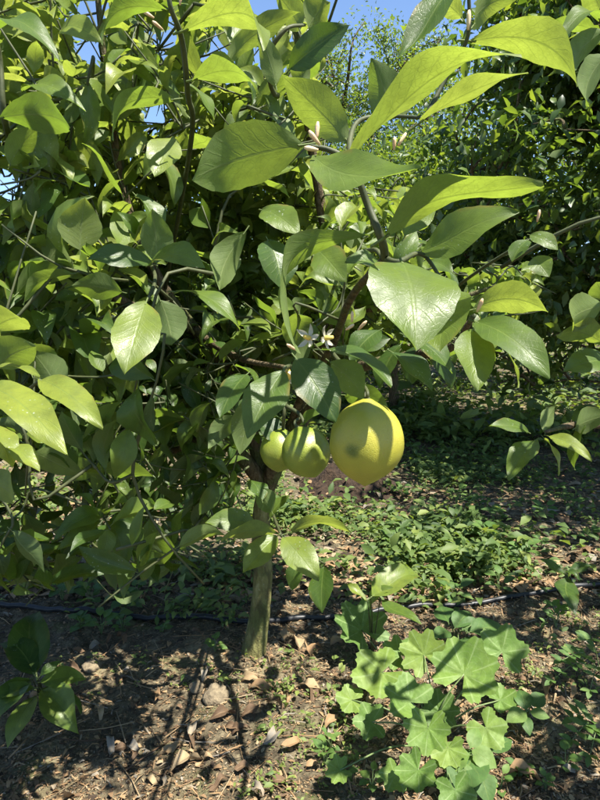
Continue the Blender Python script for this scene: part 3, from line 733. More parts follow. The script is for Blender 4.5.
# drooping left skirt
tries = 0; sk = 0
while sk < 170 and tries < 5000:
    tries += 1
    px, py = rng.uniform(-60, 235), rng.uniform(385, 575); p = np.array(P(px, py, rng.uniform(1.05, 1.9)))
    if p[2] > .2 and allowed(p): shoots.append(p); sk += 1
shoots = np.array(shoots)
d0 = np.array([np.min(np.linalg.norm(nodes_np - s, axis=1)) for s in shoots])
for i in np.argsort(d0):
    p = shoots[i]; dd = np.linalg.norm(nodes_np - p, axis=1) + np.maximum(0, nodes_np[:, 2] - p[2] - .1) * .5
    j = int(np.argmin(dd)); a = nodes_np[j]
    dv = p - a; L = np.linalg.norm(dv)
    if L < .02 or L > .42: continue
    mid = a + dv * .5 + rng.normal(size=3) * .03 + np.array([0, 0, .03 * L])
    sd = Vector((p - mid)).normalized()
    sd = (sd + Vector((0, 0, .25)) + Vector(rng.normal(size=3) * .25)).normalized()
    tip = p + np.array(sd) * rng.uniform(.05, .11)
    n_before = len(LEAVES)
    nodes_np = np.concatenate([nodes_np, [a + dv * .25, mid, (mid + p) / 2, p]])
    k = rng.integers(6, 10); ph = rng.random() * 6.28
    young = rng.random() < (.25 if p[2] > 1.0 else .04)
    ax = sd.orthogonal().normalized(); bx_ = sd.cross(ax)
    for q in range(k):
        t = (q + .5) / k; bp = Vector(mid).lerp(Vector(p), min(1, .35 + t)) if t < .55 else Vector(p).lerp(Vector(tip), (t - .55) / .45)
        an = ph + q * 2.4
        rad_v = ax * math.cos(an) + bx_ * math.sin(an)
        dirv = (rad_v * rng.uniform(.7, 1.1) + sd * rng.uniform(.25, .75) + Vector((0, 0, rng.uniform(-.45, .15)))).normalized()
        nv = Vector((0, 0, .75)) + sdir * .35 + Vector(rng.normal(size=3) * .60) + sd * .35     # blades turn to the light
        Ll = rng.uniform(.042, .094) * (.9 if young else 1)
        cpt = bp + dirv * Ll * .55
        if not allowed(cpt, 6) or not allowed(bp + dirv * Ll): continue
        if cpt.z < .1: continue
        if sunlit_spot(cpt) and rng.random() < .6: continue
        LEAVES.append((frame(bp + dirv * .008, dirv, nv, Ll, rng.uniform(.88, 1.1)), int(rng.integers(0, 28)), float(np.clip(rng.normal((.88 if young else .58) + (.45 if p[2] > 1.15 else .95) * (min(1.6, max(.6, p[2])) - 1.15), .17), 0, 1)), False))  # tint by age, plus painted crown light: low leaves darker, high ones brighter
    if len(LEAVES) - n_before >= 3:
        twig([a, mid, p, tip], .0022 + .005 * min(L, .6), .0013, 5, 3)
    else: del LEAVES[n_before:]
tag(adopt(link('twigs', TWIGS.mesh('twigs', M_TWIG)), tree), kind='stuff')

# the 300 leaves that show largest become parts of their own, the rest one joined part
def split_leaves(leaves, root, limit=300):
    vs = []; fs = []; own = []; nb = 0; ctrs = []
    for i, (m, ar, var, h) in enumerate(leaves):
        v, f, u = VARS[ar] if isinstance(ar, int) else ar
        w_ = xform(m, v); vs.append(w_); fs.append(f + nb); own += [i] * len(f); nb += len(v); ctrs.append(w_)
    V = np.concatenate(vs); Fc = np.concatenate(fs)
    bvh = BVHTree.FromPolygons([tuple(p) for p in V], [tuple(int(k) for k in t) for t in Fc])
    score = []
    for i, (m, ar, var, h) in enumerate(leaves):
        w_ = ctrs[i]; s = 0; sel = w_[3:-8:3]
        for p in sel:
            px, py, d = proj(p)
            if not (0 <= px < 600 and 0 <= py < 800): continue
            dr = Vector(p) - CAM
            hit = bvh.ray_cast(CAM, dr.normalized(), dr.length + .01)
            if hit[0] is not None and own[hit[2]] == i: s += 1
        L = Vector(m.col[1][:3]).length
        d = max(.2, proj(w_.mean(0))[2])
        score.append(s / len(sel) * (L / d) ** 2 + (1e3 if h else 0))
    order = np.argsort(-np.array(score)); bt = Batch()
    for r_, i in enumerate(order):
        m, ar, var, h = leaves[i]
        if r_ < limit and score[i] > 0:
            me = VMESH[ar] if isinstance(ar, int) else mesh_np('lemon_leaf_blade', *ar, mat=M_LEMON)
            link('leaf', me, root, m, var)
        else:
            v, f, u = VARS[ar] if isinstance(ar, int) else ar
            bt.add(xform(m, v), f, u, var)
    if bt.v: tag(adopt(link('foliage', bt.mesh('foliage', M_LEMON)), root), kind='stuff')
split_leaves(LEAVES, tree)
print('LEAVES', len(LEAVES), 'heroes', NHERO)

# blossoms and buds on the lemon tree
def petal_arrays(L, wl): return leaf_arrays(5, 2, wl=wl, bulge=-.24, fold=.9, wave=.02, petiole=0, seed=3)
PETAL = mesh_np('petal', *petal_arrays(1, .40), mat=M_PETAL)
def blossom(c, axis_, L, n=5, open_=1.0):
    axis_ = Vector(axis_).normalized(); a = axis_.orthogonal().normalized(); b = axis_.cross(a)
    bt = tube([c - axis_ * .006, c, c + axis_ * .009], [.0016, .0032, .0022], 6)
    core = adopt(link('blossom', mesh_np('blossom', *bt, mat=M_ANTHER)), tree)
    for k in range(n):
        t = 2 * math.pi * k / n + random.uniform(-.15, .15)
        dv = (a * math.cos(t) + b * math.sin(t)) * open_ + axis_ * random.uniform(.15, .45)
        o = link('petal', PETAL, None, frame(c, dv, axis_, L * random.uniform(.9, 1.1)))
        o.parent = core; o.matrix_parent_inverse = Matrix.Identity(4)
blossom(P(309, 338, .68), (-.5, -.6, .2), .017); blossom(P(326, 338, .68), (.8, -.5, .1), .017); blossom(P(288, 372, .66), (.1, -.5, -.8), .017, 5, .35)
def bud(p, dv, L=.014):
    dv = Vector(dv).normalized(); pts = [p, p + dv * L * .35, p + dv * L * .75, p + dv * L]
    a = tube(pts, [.0010, .0017, .0020, .0009], 7); adopt(link('flower_bud', mesh_np('flower_bud', *a, mat=M_BUD)), tree)
for (px, py, d, dv) in ((320, 145, .47, (-.7, -.2, .8)), (318, 150, .46, (-1, -.3, .1)), (316, 142, .48, (.1, 0, 1)), (468, 30, .51, (0, -.1, 1)), (352, 322, .67, (0, -.3, 1)), (346, 330, .67, (.8, -.3, .6)),
                        (358, 330, .68, (.6, -.5, .7)), (394, 150, .6, (0, -.2, 1)), (398, 146, .6, (.5, 0, .8)), (154, 18, .64, (-.9, -.2, .5)), (163, 30, .64, (-.5, -.4, .3)), (180, 5, .62, (.1, 0, 1)),
                        (477, 312, .55, (.2, -.5, .9)), (537, 222, .72, (.1, -.2, 1)), (296, 350, .66, (-.6, -.5, .4))):
    bud(P(px, py, d), dv, random.uniform(.011, .016))

# ------------------------------------------------------------------ the fruit
def fruit(name, label, c, rad, stretch, ax, mat, neck=.10, nip=.16, twigto=None):
    n, s = 22, 28; v = []; f = []; r_ = random.Random(int(rad * 1e5))
    for i in range(n + 1):
        t = math.pi * i / n
        for k in range(s):
            p = 2 * math.pi * k / s
            rr = rad * math.sin(t) ** .95 if 0 < i < n else rad * .02
            z = rad * stretch * math.cos(t)
            if t > 2.55: z -= nip * rad * ((t - 2.55) / .59) ** 2       # the nipple at the blossom end
            if t < .5: z += neck * rad * ((.5 - t) / .5) ** 2
            lump = 1 + .03 * math.sin(3 * p + 1.3 + t) + .022 * math.sin(5 * p - 2 * t) + .012 * math.sin(9 * p + 5 * t)
            v.append((rr * lump * math.cos(p), rr * lump * math.sin(p), z))
    for i in range(n):
        for k in range(s):
            k2 = (k + 1) % s; f.append((i * s + k, (i + 1) * s + k, (i + 1) * s + k2, i * s + k2))
    root = tag(empty(name, c), label, 'lemon')
    q = Vector((0, 0, 1)).rotation_difference(Vector(ax).normalized())
    m = Matrix.Translation(c) @ q.to_matrix().to_4x4()
    link('peel', mesh_np('peel', v, f, mat=mat), root, m)
    top = m @ Vector((0, 0, rad * (stretch + neck) - .002))
    a = tube(smooth_path([top, top + Vector(ax) * .008, twigto], 4), [.0022] * 9, 6)
    link('stem', mesh_np('stem', *a, mat=M_TWIG), root, Matrix.Identity(4))
    ca = tube([top - Vector(ax) * .001, top + Vector(ax) * .0025], [.005, .003], 7); link('calyx', mesh_np('calyx', *ca, mat=M_TWIG), root, Matrix.Identity(4))
fruit('lemon', 'large ripe yellow lemon with a green scar, hanging lowest on its twig', P(366, 441, .70), .0425, 1.10, (.02, .05, 1), M_LEMONPEEL, twigto=P(364, 385, .735))
fruit('lemon', 'round green unripe lemon hanging in front of another green one', P(306, 452, .79), .0315, 1.04, (-.35, .25, .9), M_LIMEPEEL, nip=.08, twigto=P(300, 418, .82))
fruit('lemon', 'green unripe lemon half hidden behind the round green one', P(280, 450, .86), .028, 1.05, (.1, .3, .95), M_LIMEPEEL, nip=.08, twigto=P(284, 415, .86))

# ------------------------------------------------------------------ neighbouring lemon tree, right
LE2 = []; TW2 = Batch()
nb = Vector((1.55, 1.25, 0)); nb.z = float(gz(nb.x, nb.y))
tree2 = tag(empty('lemon_tree', nb), 'neighbouring lemon tree whose leafy branch ends reach in beside the larger lemon tree', 'lemon tree')
tp2 = smooth_path([nb - Vector((0, 0, .05)), nb + Vector((0, .02, .3)), nb + Vector((-.03, .0, .65))], 5)
adopt(link('trunk', mesh_np('trunk', *tube(tp2, (.05, .036), 12, .06), mat=M_BARK)), tree2)
nd2 = [np.array(p) for p in tp2[4:]]
for pts, r0, r1 in (([tp2[-1], (1.25, 1.2, .95), P(640, 420, 1.4), P(575, 425, 1.2), P(545, 432, 1.12)], .018, .003), ([tp2[-1], (1.3, 1.1, 1.1), P(640, 330, 1.1), P(604, 330, .9)], .016, .003),
                    ([tp2[-1], (1.5, 1.1, 1.4), (1.4, .8, 2.0)], .022, .006), ([tp2[-1], (1.7, 1.4, 1.3), (2.0, 1.6, 1.7)], .02, .006), ([tp2[-1], P(660, 200, 1.5), P(625, 60, 1.3), P(600, 20, 1.1)], .016, .004)):
    sp = smooth_path(pts, 6); adopt(link('branch', mesh_np('branch', *tube(sp, (r0, r1), 7, .1), mat=M_BRANCH)), tree2); nd2 += [np.array(p) for p in sp[3:]]
H2 = lambda *a, **k: hero(*a, store=LE2, **k)
H2(604, 305, .80, 573, 322, .74, 40, 150, .72, bulge=.12); H2(606, 345, .82, 560, 336, .76, 34, 140, .80, bulge=.15); H2(610, 362, .84, 563, 372, .8, 34, 40, .45); H2(602, 300, .84, 596, 282, .84, 30, 150, .6)
H2(528, 432, 1.12, 489, 426, 1.08, 18, 45, .50, bulge=.1); H2(536, 440, 1.12, 508, 480, 1.06, 26, 25, .48); H2(544, 438, 1.12, 558, 476, 1.06, 15, 75, .85); H2(548, 436, 1.12, 592, 461, 1.05, 18, 40, .88, bulge=.12); H2(545, 432, 1.12, 556, 405, 1.15, 18, 140, .6)
H2(575, 428, 1.18, 612, 415, 1.2, 28, 150, .5); H2(585, 425, 1.2, 575, 470, 1.2, 22, 60, .3)
H2(606, 55, .9, 588, 105, .85, 40, 120, .55); H2(600, 20, 1.0, 560, 40, .95, 26, 60, .5, bulge=.2); H2(604, 30, 1., 570, 70, .96, 30, 140, .5); H2(600, 10, 1.0, 580, -20, 1.0, 30, 150, .8); H2(595, 30, 1.05, 545, 28, 1.05, 22, 130, .6)
nd2 = np.array(nd2)
c2 = np.array([1.45, 1.0, 1.45]); r2 = np.array([.85, .95, .95]); cnt = 0; tries = 0
while cnt < 120 and tries < 6000:
    tries += 1
    d = rng.normal(size=3); d /= np.linalg.norm(d); p = c2 + d * rng.uniform(.3, 1) ** .6 * r2
    px, py, dep = proj(p)
    if p[2] < .5: continue
    if dep > .1 and px < 608 and py > -30: continue
    if dep < .3 and p[0] < .6: continue
    if sunlit_spot(p) and rng.random() < .85: continue
    cnt += 1
    j = int(np.argmin(np.linalg.norm(nd2 - p, axis=1))); a = nd2[j]; mid = (a + p) / 2 + rng.normal(size=3) * .03
    sd = (Vector(p - mid).normalized() + Vector((0, 0, .3))).normalized(); tip = p + np.array(sd) * .08
    tb = tube(smooth_path([a, mid, p, tip], 3), (.005, .0015), 5); TW2.add(*tb); nd2 = np.concatenate([nd2, [mid, p]])
    ax = sd.orthogonal().normalized(); bx_ = sd.cross(ax)
    for q in range(7):
        an = q * 2.4 + cnt; bp = Vector(mid).lerp(Vector(tip), .35 + .65 * q / 6)
        dirv = ((ax * math.cos(an) + bx_ * math.sin(an)) * .9 + sd * .5 + Vector((0, 0, rng.uniform(-.4, .1)))).normalized(); Ll = rng.uniform(.07, .115)
        cp = bp + dirv * Ll; qx, qy, qd = proj(cp)
        if qd > .1 and qx < 583 and qy > 0: continue
        if sunlit_spot(cp) and rng.random() < .8: continue
        LE2.append((frame(bp, dirv, Vector((0, 0, 1)) + Vector(rng.normal(size=3) * .4), Ll), int(rng.integers(0, 28)), float(np.clip(rng.normal(.42, .2), 0, 1)), False))
tag(adopt(link('twigs', TW2.mesh('twigs', M_TWIG)), tree2), kind='stuff')
split_leaves(LE2, tree2)

# ------------------------------------------------------------------ drip hose
hp = [Vector((-1.9, 2.25, 0))] + [G(x, y) for x, y in ((-5, 606), (60, 612), (120, 617), (175, 620), (235, 624))] + [G(290, 622), G(340, 620), G(420, 608), G(480, 606)] + [Vector((1.9, 2.35, 0))]
hq = [Vector((p.x, p.y, float(gz(p.x, p.y)) + .012)) for p in smooth_path(hp, 8)]
tag(link('drip_hose', mesh_np('drip_hose', *tube(hq, .0095, 10), mat=M_HOSE)), 'black drip irrigation hose running along the soil past the lemon trunk', 'hose')

# ------------------------------------------------------------------ weeds
def plant(name, label, cat, base, group=None): return tag(empty(name, base), label, cat, group)
def stem(root, pts, r0, r1, mat=M_STEM, name='stem'): link(name, mesh_np('stem', *tube(smooth_path(pts, 5), (r0, r1), 5), mat=mat), root, Matrix.Identity(4))
def lobed_arrays(lobes=7, depth=.28, cup=.25, seed=0, nt_=56, nr=4):
    """roundish lobed blade, stalk joins at the origin, unit radius, mid-lobe towards +Y"""
    r = random.Random(seed); v = [(0, 0, 0)]; u = [(.5, 0)]; f = []; ph = r.random() * 6
    span = R(318)
    for i in range(1, nr + 1):
        rr = i / nr
        for k in range(nt_ + 1):
            s = k / nt_; th = (s - .5) * span; lo = 1 - abs(2 * ((lobes * s) % 1) - 1) ** 1.5
            tooth = .10 * abs(((s * lobes * 5) % 1) - .5) * 2
            e = (1 - depth) + depth * lo + tooth * (rr > .9) - .18 * abs(2 * s - 1) ** 2
            rad = rr * e
            fold_ = .10 * rr * (lo - .5) * (1 if True else 0)
            z = cup * rr * rr * (.5 + .25 * math.sin(2 * th + ph)) + fold_ + .035 * rr * math.sin(5 * th + ph)
            v.append((rad * math.sin(th), rad * math.cos(th), z)); u.append((.5 + .5 * rr, s * lobes / 7.0))
    for k in range(nt_): f.append((0, 1 + k + 1, 1 + k, 0))
    f = [(0, 1 + k + 1, 1 + k) for k in range(nt_)]
    tri = list(f)
    for i in range(nr - 1):
        for k in range(nt_):
            a = 1 + i * (nt_ + 1) + k; b = a + nt_ + 1; tri += [(a, a + 1, b + 1), (a, b + 1, b)]
    return np.array(v), np.array(tri), np.array(u, np.float32)
LOB = [mesh_np('mallow_leaf', *lobed_arrays(random.choice((5, 5, 7)), random.uniform(.24, .34), random.uniform(.1, .4), i), mat=M_MALLOW) for i in range(6)]
# lobed leaves: centre px,py, height above soil, radius px, tilt towards the viewer, heading of the mid-lobe in the picture (deg, 0 = right, 90 = up), tint
mal_base = G(430, 742)
mal = plant('mallow_plant', 'leafy mallow weed with broad lobed light green leaves on the soil', 'weed', mal_base)
for i, (px, py, h, rp, tilt, hd, var) in enumerate(((362, 630, .10, 33, 35, 120, .2), (382, 672, .12, 32, 45, 200, .75), (424, 655, .13, 26, 50, 110, .8), (464, 674, .16, 37, 40, 60, .6), (502, 652, .15, 27, 55, 70, .45),
        (410, 702, .16, 30, 50, 150, .55), (428, 728, .17, 26, 40, 260, .62), (486, 728, .12, 22, 35, 300, .72), (440, 712, .07, 22, 50, 90, .25), (418, 770, .12, 24, 45, 230, .45), (455, 790, .08, 22, 50, 280, .35), (372, 722, .08, 20, 50, 180, .4), (340, 770, .07, 16, 55, 200, .6), (352, 700, .06, 17, 45, 170, .7), (400, 655, .10, 20, 40, 140, .5), (448, 748, .11, 20, 40, 250, .8), (500, 700, .08, 18, 45, 20, .5), (395, 775, .07, 17, 45, 240, .6))):
    c = G(px, py, h); d = proj(c)[2]; rad = rp * d / F
    view = (CAM - c).normalized(); nrm = (Vector((0, 0, 1)) * math.cos(R(tilt)) + view * math.sin(R(tilt)) + Vector((random.uniform(-.45, .45), random.uniform(-.3, .3), 0))).normalized()
    hdv = Vector((math.cos(R(hd)), math.sin(R(hd)) * .6, math.sin(R(hd)) * .6))
    link('leaf', LOB[i % 6], mal, frame(c, hdv, nrm, rad * .96), var)
    b = mal_base + Vector((random.uniform(-.02, .02), random.uniform(-.02, .02), -.01))
    stem(mal, [b, b.lerp(c, .5) + Vector((0, 0, .03)), c], .0028, .0018)

OV = [mesh_np('ovate_leaf', *leaf_arrays(6, 4, wl=random.uniform(.6, .78), bulge=random.uniform(.02, .12), fold=random.uniform(.1, .35), wave=.02, peak=.8, seed=90 + i), mat=M_WEED) for i in range(6)]
LM = VMESH
def rosette(name, label, cat, bx, by, specs, meshes, group=None, smat=M_STEM):
    """specs: leaf centre-line base px,py,height  tip px,py,height  width factor, tint"""
    base = G(bx, by); root = plant(name, label, cat, base, group)
    for i, (x0, y0, h0, x1, y1, h1, wf, var) in enumerate(specs):
        b = G(x0, y0, h0); t = G(x1, y1, h1); dv = t - b
        side = Vector((0, -.35, 1)) + Vector((random.uniform(-.25, .25), random.uniform(-.2, .2), 0))
        link('leaf', meshes[(i * 5 + int(bx)) % len(meshes)], root, frame(b, dv, side, dv.length, wf), var)
        stem(root, [base + Vector((0, 0, -.01)), base.lerp(b, .5) + Vector((0, 0, .02)), b - dv.normalized() * .006], .0022, .0013, smat)
    return root
rosette('broadleaf_weed', 'low weed with oval veined pale green leaves in front of the mallow', 'weed', 470, 770,
    [(478, 752, .08, 452, 800, .05, 1, .5), (470, 755, .10, 430, 762, .08, 1.1, .9), (472, 750, .10, 497, 768, .08, 1.1, .95), (470, 748, .10, 478, 728, .12, 1, .8), (464, 762, .09, 466, 790, .06, 1, .8), (480, 770, .06, 490, 806, .03, 1, .5), (468, 775, .05, 440, 788, .03, 1, .4), (488, 750, .06, 512, 740, .06, .9, .4)], OV)
rosette('broadleaf_weed', 'small weed with rounded leaves beside the mallow on dark soil', 'weed', 527, 722,
    [(526, 712, .07, 506, 722, .06, 1.1, .85), (526, 710, .07, 520, 690, .08, 1.1, .45), (530, 712, .07, 550, 718, .06, .9, .8), (524, 716, .06, 530, 736, .04, 1, .4), (522, 706, .06, 506, 694, .07, 1.1, .3), (532, 706, .06, 544, 694, .07, 1, .35)], OV)
rosette('broadleaf_weed', 'weed with small round leaves at the foot of the soil bank behind the mallow', 'weed', 455, 640,
    [(450, 632, .06, 432, 638, .06, 1.1, .35), (455, 628, .07, 470, 612, .08, 1, .5), (462, 630, .07, 484, 622, .07, 1, .45), (470, 632, .08, 506, 630, .06, 1, .5), (448, 622, .07, 440, 606, .08, 1, .45), (460, 640, .05, 480, 648, .04, 1, .3), (440, 640, .04, 424, 650, .03, 1, .3)], OV)
rosette('citrus_seedling', 'lemon seedling with a few glossy leaves just behind the lobed mallow leaves', 'seedling', 372, 652,
    [(372, 596, .26, 420, 572, .28, 1.0, .75), (382, 600, .24, 420, 624, .20, 1.3, .45), (366, 600, .24, 346, 584, .27, 1.1, .85), (370, 610, .2, 400, 590, .26, .9, .5)], LM, None, M_TWIG)
rosette('citrus_seedling', 'young lemon seedling with glossy spotted leaves on bare lit soil', 'seedling', 44, 712,
    [(40, 682, .16, 86, 678, .15, 1.0, .60), (42, 690, .14, 74, 730, .10, 1.0, .55), (34, 688, .15, -6, 704, .13, 1.1, .62), (36, 696, .13, 4, 744, .10, 1.0, .60), (36, 672, .18, 32, 610, .26, 1.3, .08), (34, 674, .18, 4, 640, .22, 1.4, .08), (38, 690, .12, 84, 708, .08, 1.0, .3), (30, 680, .14, -8, 726, .1, 1.2, .3), (40, 676, .18, 60, 660, .2, 1.1, .25)], LM, None, M_TWIG)
rosette('citrus_seedling', 'dark lemon seedling standing in shade on the bare dark soil bank', 'seedling', 568, 620,
    [(566, 575, .16, 536, 558, .18, 1.0, .35), (568, 578, .15, 572, 612, .09, 1.3, .22), (568, 572, .17, 592, 566, .16, 1, .15), (566, 572, .17, 580, 580, .15, 1, .2)], LM, None, M_TWIG)
# ferny weeds: divided leaves made of narrow leaflets
NAR = mesh_np('narrow_leaflet', *leaf_arrays(4, 2, wl=.34, bulge=.05, fold=.3, wave=.02, petiole=0, seed=5), mat=M_WEED)
def ferny(label, bx, by, fronds):
    base = G(bx, by); root = plant('ferny_weed', label, 'weed', base)
    for (x1, y1, h1, n, lw) in fronds:
        tip = G(x1, y1, h1); pth = smooth_path([base, base.lerp(tip, .5) + Vector((0, 0, .04)), tip], 5); stem(root, pth, .0018, .0008)
        for k in range(n):
            t = .35 + .65 * k / (n - 1); p = pth[min(len(pth) - 1, int(t * (len(pth) - 1)))]; ax = (tip - base).normalized(); sd = ax.cross(Vector((0, 0, 1))).normalized()
            for s in (-1, 1):
                dv = (ax * .6 + sd * s * .9 + Vector((0, 0, random.uniform(-.1, .2)))); L = lw * (1.15 - .6 * abs(t - .6))
                link('leaflet', NAR, root, frame(p, dv, Vector((0, -.3, 1)), L, 1.5), random.uniform(.4, .75))
        link('leaflet', NAR, root, frame(tip, tip - pth[-2], Vector((0, -.3, 1)), lw, 1.5), .6)
ferny('ferny weed with divided leaves standing beside the dark soil bank', 600, 672, [(562, 660, .10, 6, .035), (585, 640, .13, 6, .035), (552, 680, .05, 5, .03), (590, 690, .04, 4, .03)])
ferny('low ferny weed with toothed leaves on dark soil below the other ferny weed', 600, 738, [(574, 718, .06, 5, .035), (572, 740, .05, 5, .035), (590, 755, .03, 4, .03)])
ferny('small upright ferny weed at the edge of the shaded green weeds', 556, 628, [(550, 606, .06, 4, .03), (562, 610, .05, 4, .028), (545, 622, .03, 3, .025)])
# patches of small weeds: individual little plants, then the uncountable cover
proto_specs = []
def little_weed(label, group, px, py, n, size, var, wf=1.0, mesh=None, cat='weed', name='small_weed'):
    base = G(px, py); root = plant(name, label, cat, base, group)
    for k in range(n):
        an = k * 2.4 + px; el = random.uniform(.15, .9); h = random.uniform(.3, 1.6) * size
        b = base + Vector((math.cos(an) * size * .35, math.sin(an) * size * .35, h)); dv = Vector((math.cos(an), math.sin(an), el - .35))
        link('leaf', random.choice(mesh or OV), root, frame(b, dv, Vector((random.uniform(-.3, .3), -.25, 1)), size * random.uniform(.7, 1.2), wf), min(1, max(0, var + random.uniform(-.2, .2))))
        stem(root, [base, base.lerp(b, .6) + Vector((0, 0, .005)), b], .0013, .0008)
for (px, py) in ((352, 470), (330, 486), (395, 470), (415, 452), (440, 458), (405, 500), (420, 520), (455, 500), (480, 512), (440, 530), (470, 540), (500, 525), (520, 505), (540, 520), (575, 510), (560, 490), (590, 540), (430, 560), (415, 585), (450, 580), (480, 570), (500, 595), (520, 560), (545, 545), (460, 605), (490, 545), (585, 480), (400, 545)):
    wl_ = ('small leafy weed beside the dug soil heap' if px < 400 else 'small leafy weed between the soil heap and the grey weed fabric' if py < 475 else
          'small leafy weed just behind the black hose by the mallow' if py > 575 else 'small leafy weed by the dark lemon seedling in shade' if px > 530 else 'small leafy weed in the shaded weed carpet behind the mallow')
    little_weed(wl_, 'small weeds right of the trunk', px + random.uniform(-5, 5), py + random.uniform(-4, 4), random.randint(6, 11), random.uniform(.03, .065), random.uniform(.35, .65))
for (px, py) in ((20, 560), (60, 575), (95, 600), (115, 590), (130, 610), (80, 625), (100, 635), (60, 600), (120, 632), (140, 598), (30, 590), (105, 570)):
    little_weed('small green weed growing along the hose left of the trunk', 'small weeds left of the trunk', px + random.uniform(-5, 5), py + random.uniform(-4, 4), random.randint(8, 13), random.uniform(.03, .05), .5)
for (px, py) in ((325, 765), (345, 780), (330, 748), (372, 790), (420, 790), (520, 780), (545, 790), (565, 770), (500, 790), (350, 715), (215, 652), (163, 632)):
    little_weed('tiny weed sprouting from the leaf litter in front of the trunk', 'tiny weeds in the litter', px, py, random.randint(5, 9), random.uniform(.018, .03), .7)
little_weed('bushy dark green weed with upright strap leaves beyond the lemon fruit', None, 410, 425, 40, .17, .25, .7, VMESH, 'weed', 'bushy_weed')

def cover(n, sampler, size, vmean, label, name):
    bt = Batch(); pts = []; 
    while len(pts) < n:
        x, y, dens = sampler()
        if rng.random() < dens: pts.append((x, y))
    pts = np.array(pts); k = 7
    P3 = np.repeat(np.stack([pts[:, 0], pts[:, 1], gz(pts[:, 0], pts[:, 1])], 1), k, 0)
    sz = np.repeat(np.clip(rng.lognormal(-.1, .45, len(pts)), .35, 2.2), k) * size
    P3 = P3 + rng.normal(size=P3.shape) * sz[:, None] * np.array([.8, .8, 0]) + np.stack([0 * sz, 0 * sz, rng.uniform(.2, 2.0, len(sz)) * sz], 1)
    dirs = rng.normal(size=P3.shape) * np.array([1, 1, .35]); small_leaves(bt, P3, dirs, rng.normal(size=P3.shape) * .3 + np.array([0, -.15, 1]), sz * rng.uniform(.7, 1.3, len(sz)), vmean, .2)
    tag(link(name, bt.mesh(name, M_COVER)), label, 'weeds', kind='stuff')
def s_near():
    y = rng.uniform(2.1, 6.0); x = rng.uniform(-.1, .62) * y
    d = .05 + 2.2 * max(0, float(vnoise(x * 1.5 + 4, y * 1.5)) + .05) * (1.6 if y < 3.2 else .8)
    if y < 2.3 and x < .1: d *= .1
    if abs(x - mc.x) < .45 and abs(y - mc.y - .1) < .5: d = .04
    if abs(x - .2 * y) < .25 and y > 4.5: d *= .3
    return x, y, d
cover(2300, s_near, .034, .5, 'carpet of small shaded green weeds behind the mallow', 'weed_cover')
def s_left():
    y = rng.uniform(1.95, 6.0); x = rng.uniform(-.62, -.1) * y
    
    d = .04 + 1.8 * max(0, float(vnoise(x * 1.3 + 14, y * 1.3)) + .02)
    return x, y, d * (.25 if y < 2.3 else 1)
cover(1100, s_left, .033, .62, 'carpet of small green weeds under the drooping lemon branches', 'weed_cover')
def s_far():
    y = 5 + 16 * rng.random() ** 1.5; x = rng.uniform(-.7, .7) * y
    return x, y, .3 + max(0, float(vnoise(x * .8, y * .8)))
cover(4200, s_far, .085, .6, 'rough weedy growth between the far orchard rows', 'weed_cover')
def s_fg():
    y = rng.uniform(1.05, 2.1); x = rng.uniform(-.55, .55) * y
    return x, y, max(0, float(vnoise(x * 3 + 40, y * 3)) - .05) * 1.4 * (1.5 if x > .1 else .5)
cover(230, s_fg, .012, .75, 'tiny scattered seedlings in the litter around the trunk', 'seedling_cover')

# ------------------------------------------------------------------ litter and stones
DRYV = []
for i in range(12):
    r = random.Random(200 + i)
    DRYV.append(leaf_arrays(6, 4, wl=r.uniform(.34, .55), bulge=r.uniform(.05, .35), s2=r.uniform(-.12, .12), fold=r.uniform(.4, 1.8), wave=r.uniform(.05, .13), skew=r.uniform(-.15, .15), twist=r.uniform(-1.8, 1.8), tipx=r.uniform(-.8, .8), petiole=.08, seed=300 + i, tipcurl=r.uniform(-.4, .8)))
DRYM = [mesh_np('dry_leaf', *a, mat=M_DRY) for a in DRYV]
CLS = [('pale tan curled dry leaf lying on the litter', .74, 'pale tan dry leaves on the soil'), ('dark brown shrivelled dry leaf lying on the soil', .28, 'dark brown dry leaves on the soil'), ('orange-brown dry leaf lying on the soil', .56, 'orange-brown dry leaves on the soil'), ('bleached grey dry leaf lying on the soil', .98, 'bleached grey dry leaves on the soil')]
def drop(px, py, L, cls, k=None):
    p = G(px, py); x, y = p.x, p.y; z = float(gz(x, y))
    an = random.uniform(0, 6.28); dv = Vector((math.cos(an), math.sin(an), random.uniform(-.15, .25))); nv = Vector((random.uniform(-.6, .6), random.uniform(-.7, .3), 1))
    o = link('dry_leaf', DRYM[random.randrange(12) if k is None else k], None, frame((x, y, z + .006), dv, nv, L), min(1, max(0, CLS[cls][1] + random.uniform(-.06, .06))))
    tag(o, CLS[cls][0], 'dry leaf', CLS[cls][2])
for (px, py, L, c) in ((300, 650, .085, 0), (285, 645, .08, 0), (312, 660, .07, 2), (275, 690, .08, 2), (296, 688, .09, 0), (310, 690, .06, 1), (262, 682, .07, 0), (330, 648, .06, 0), (268, 705, .06, 1), (548, 682, .075, 2), (540, 786, .09, 2), (210, 722, .07, 1), (190, 730, .06, 3), (128, 752, .05, 3), (110, 758, .06, 3), (180, 745, .07, 0), (320, 742, .07, 0), (300, 745, .06, 2), (170, 775, .08, 0), (75, 792, .08, 2), (262, 748, .06, 3), (240, 735, .05, 1), (348, 695, .06, 0), (445, 545, .08, 0), (402, 547, .06, 2), (505, 420, .1, 2), (455, 455, .09, 2), (480, 450, .1, 0), (515, 440, .09, 2), (405, 570, .07, 2), (470, 470, .08, 0)): drop(px, py, L, c)
for i in range(95):
    px, py = random.uniform(0, 600), 590 + 205 * random.random()
    if px > 350 and random.random() < .45: continue
    drop(px, py, random.uniform(.03, .06), random.choice((0, 1, 1, 1, 2, 2, 3)))
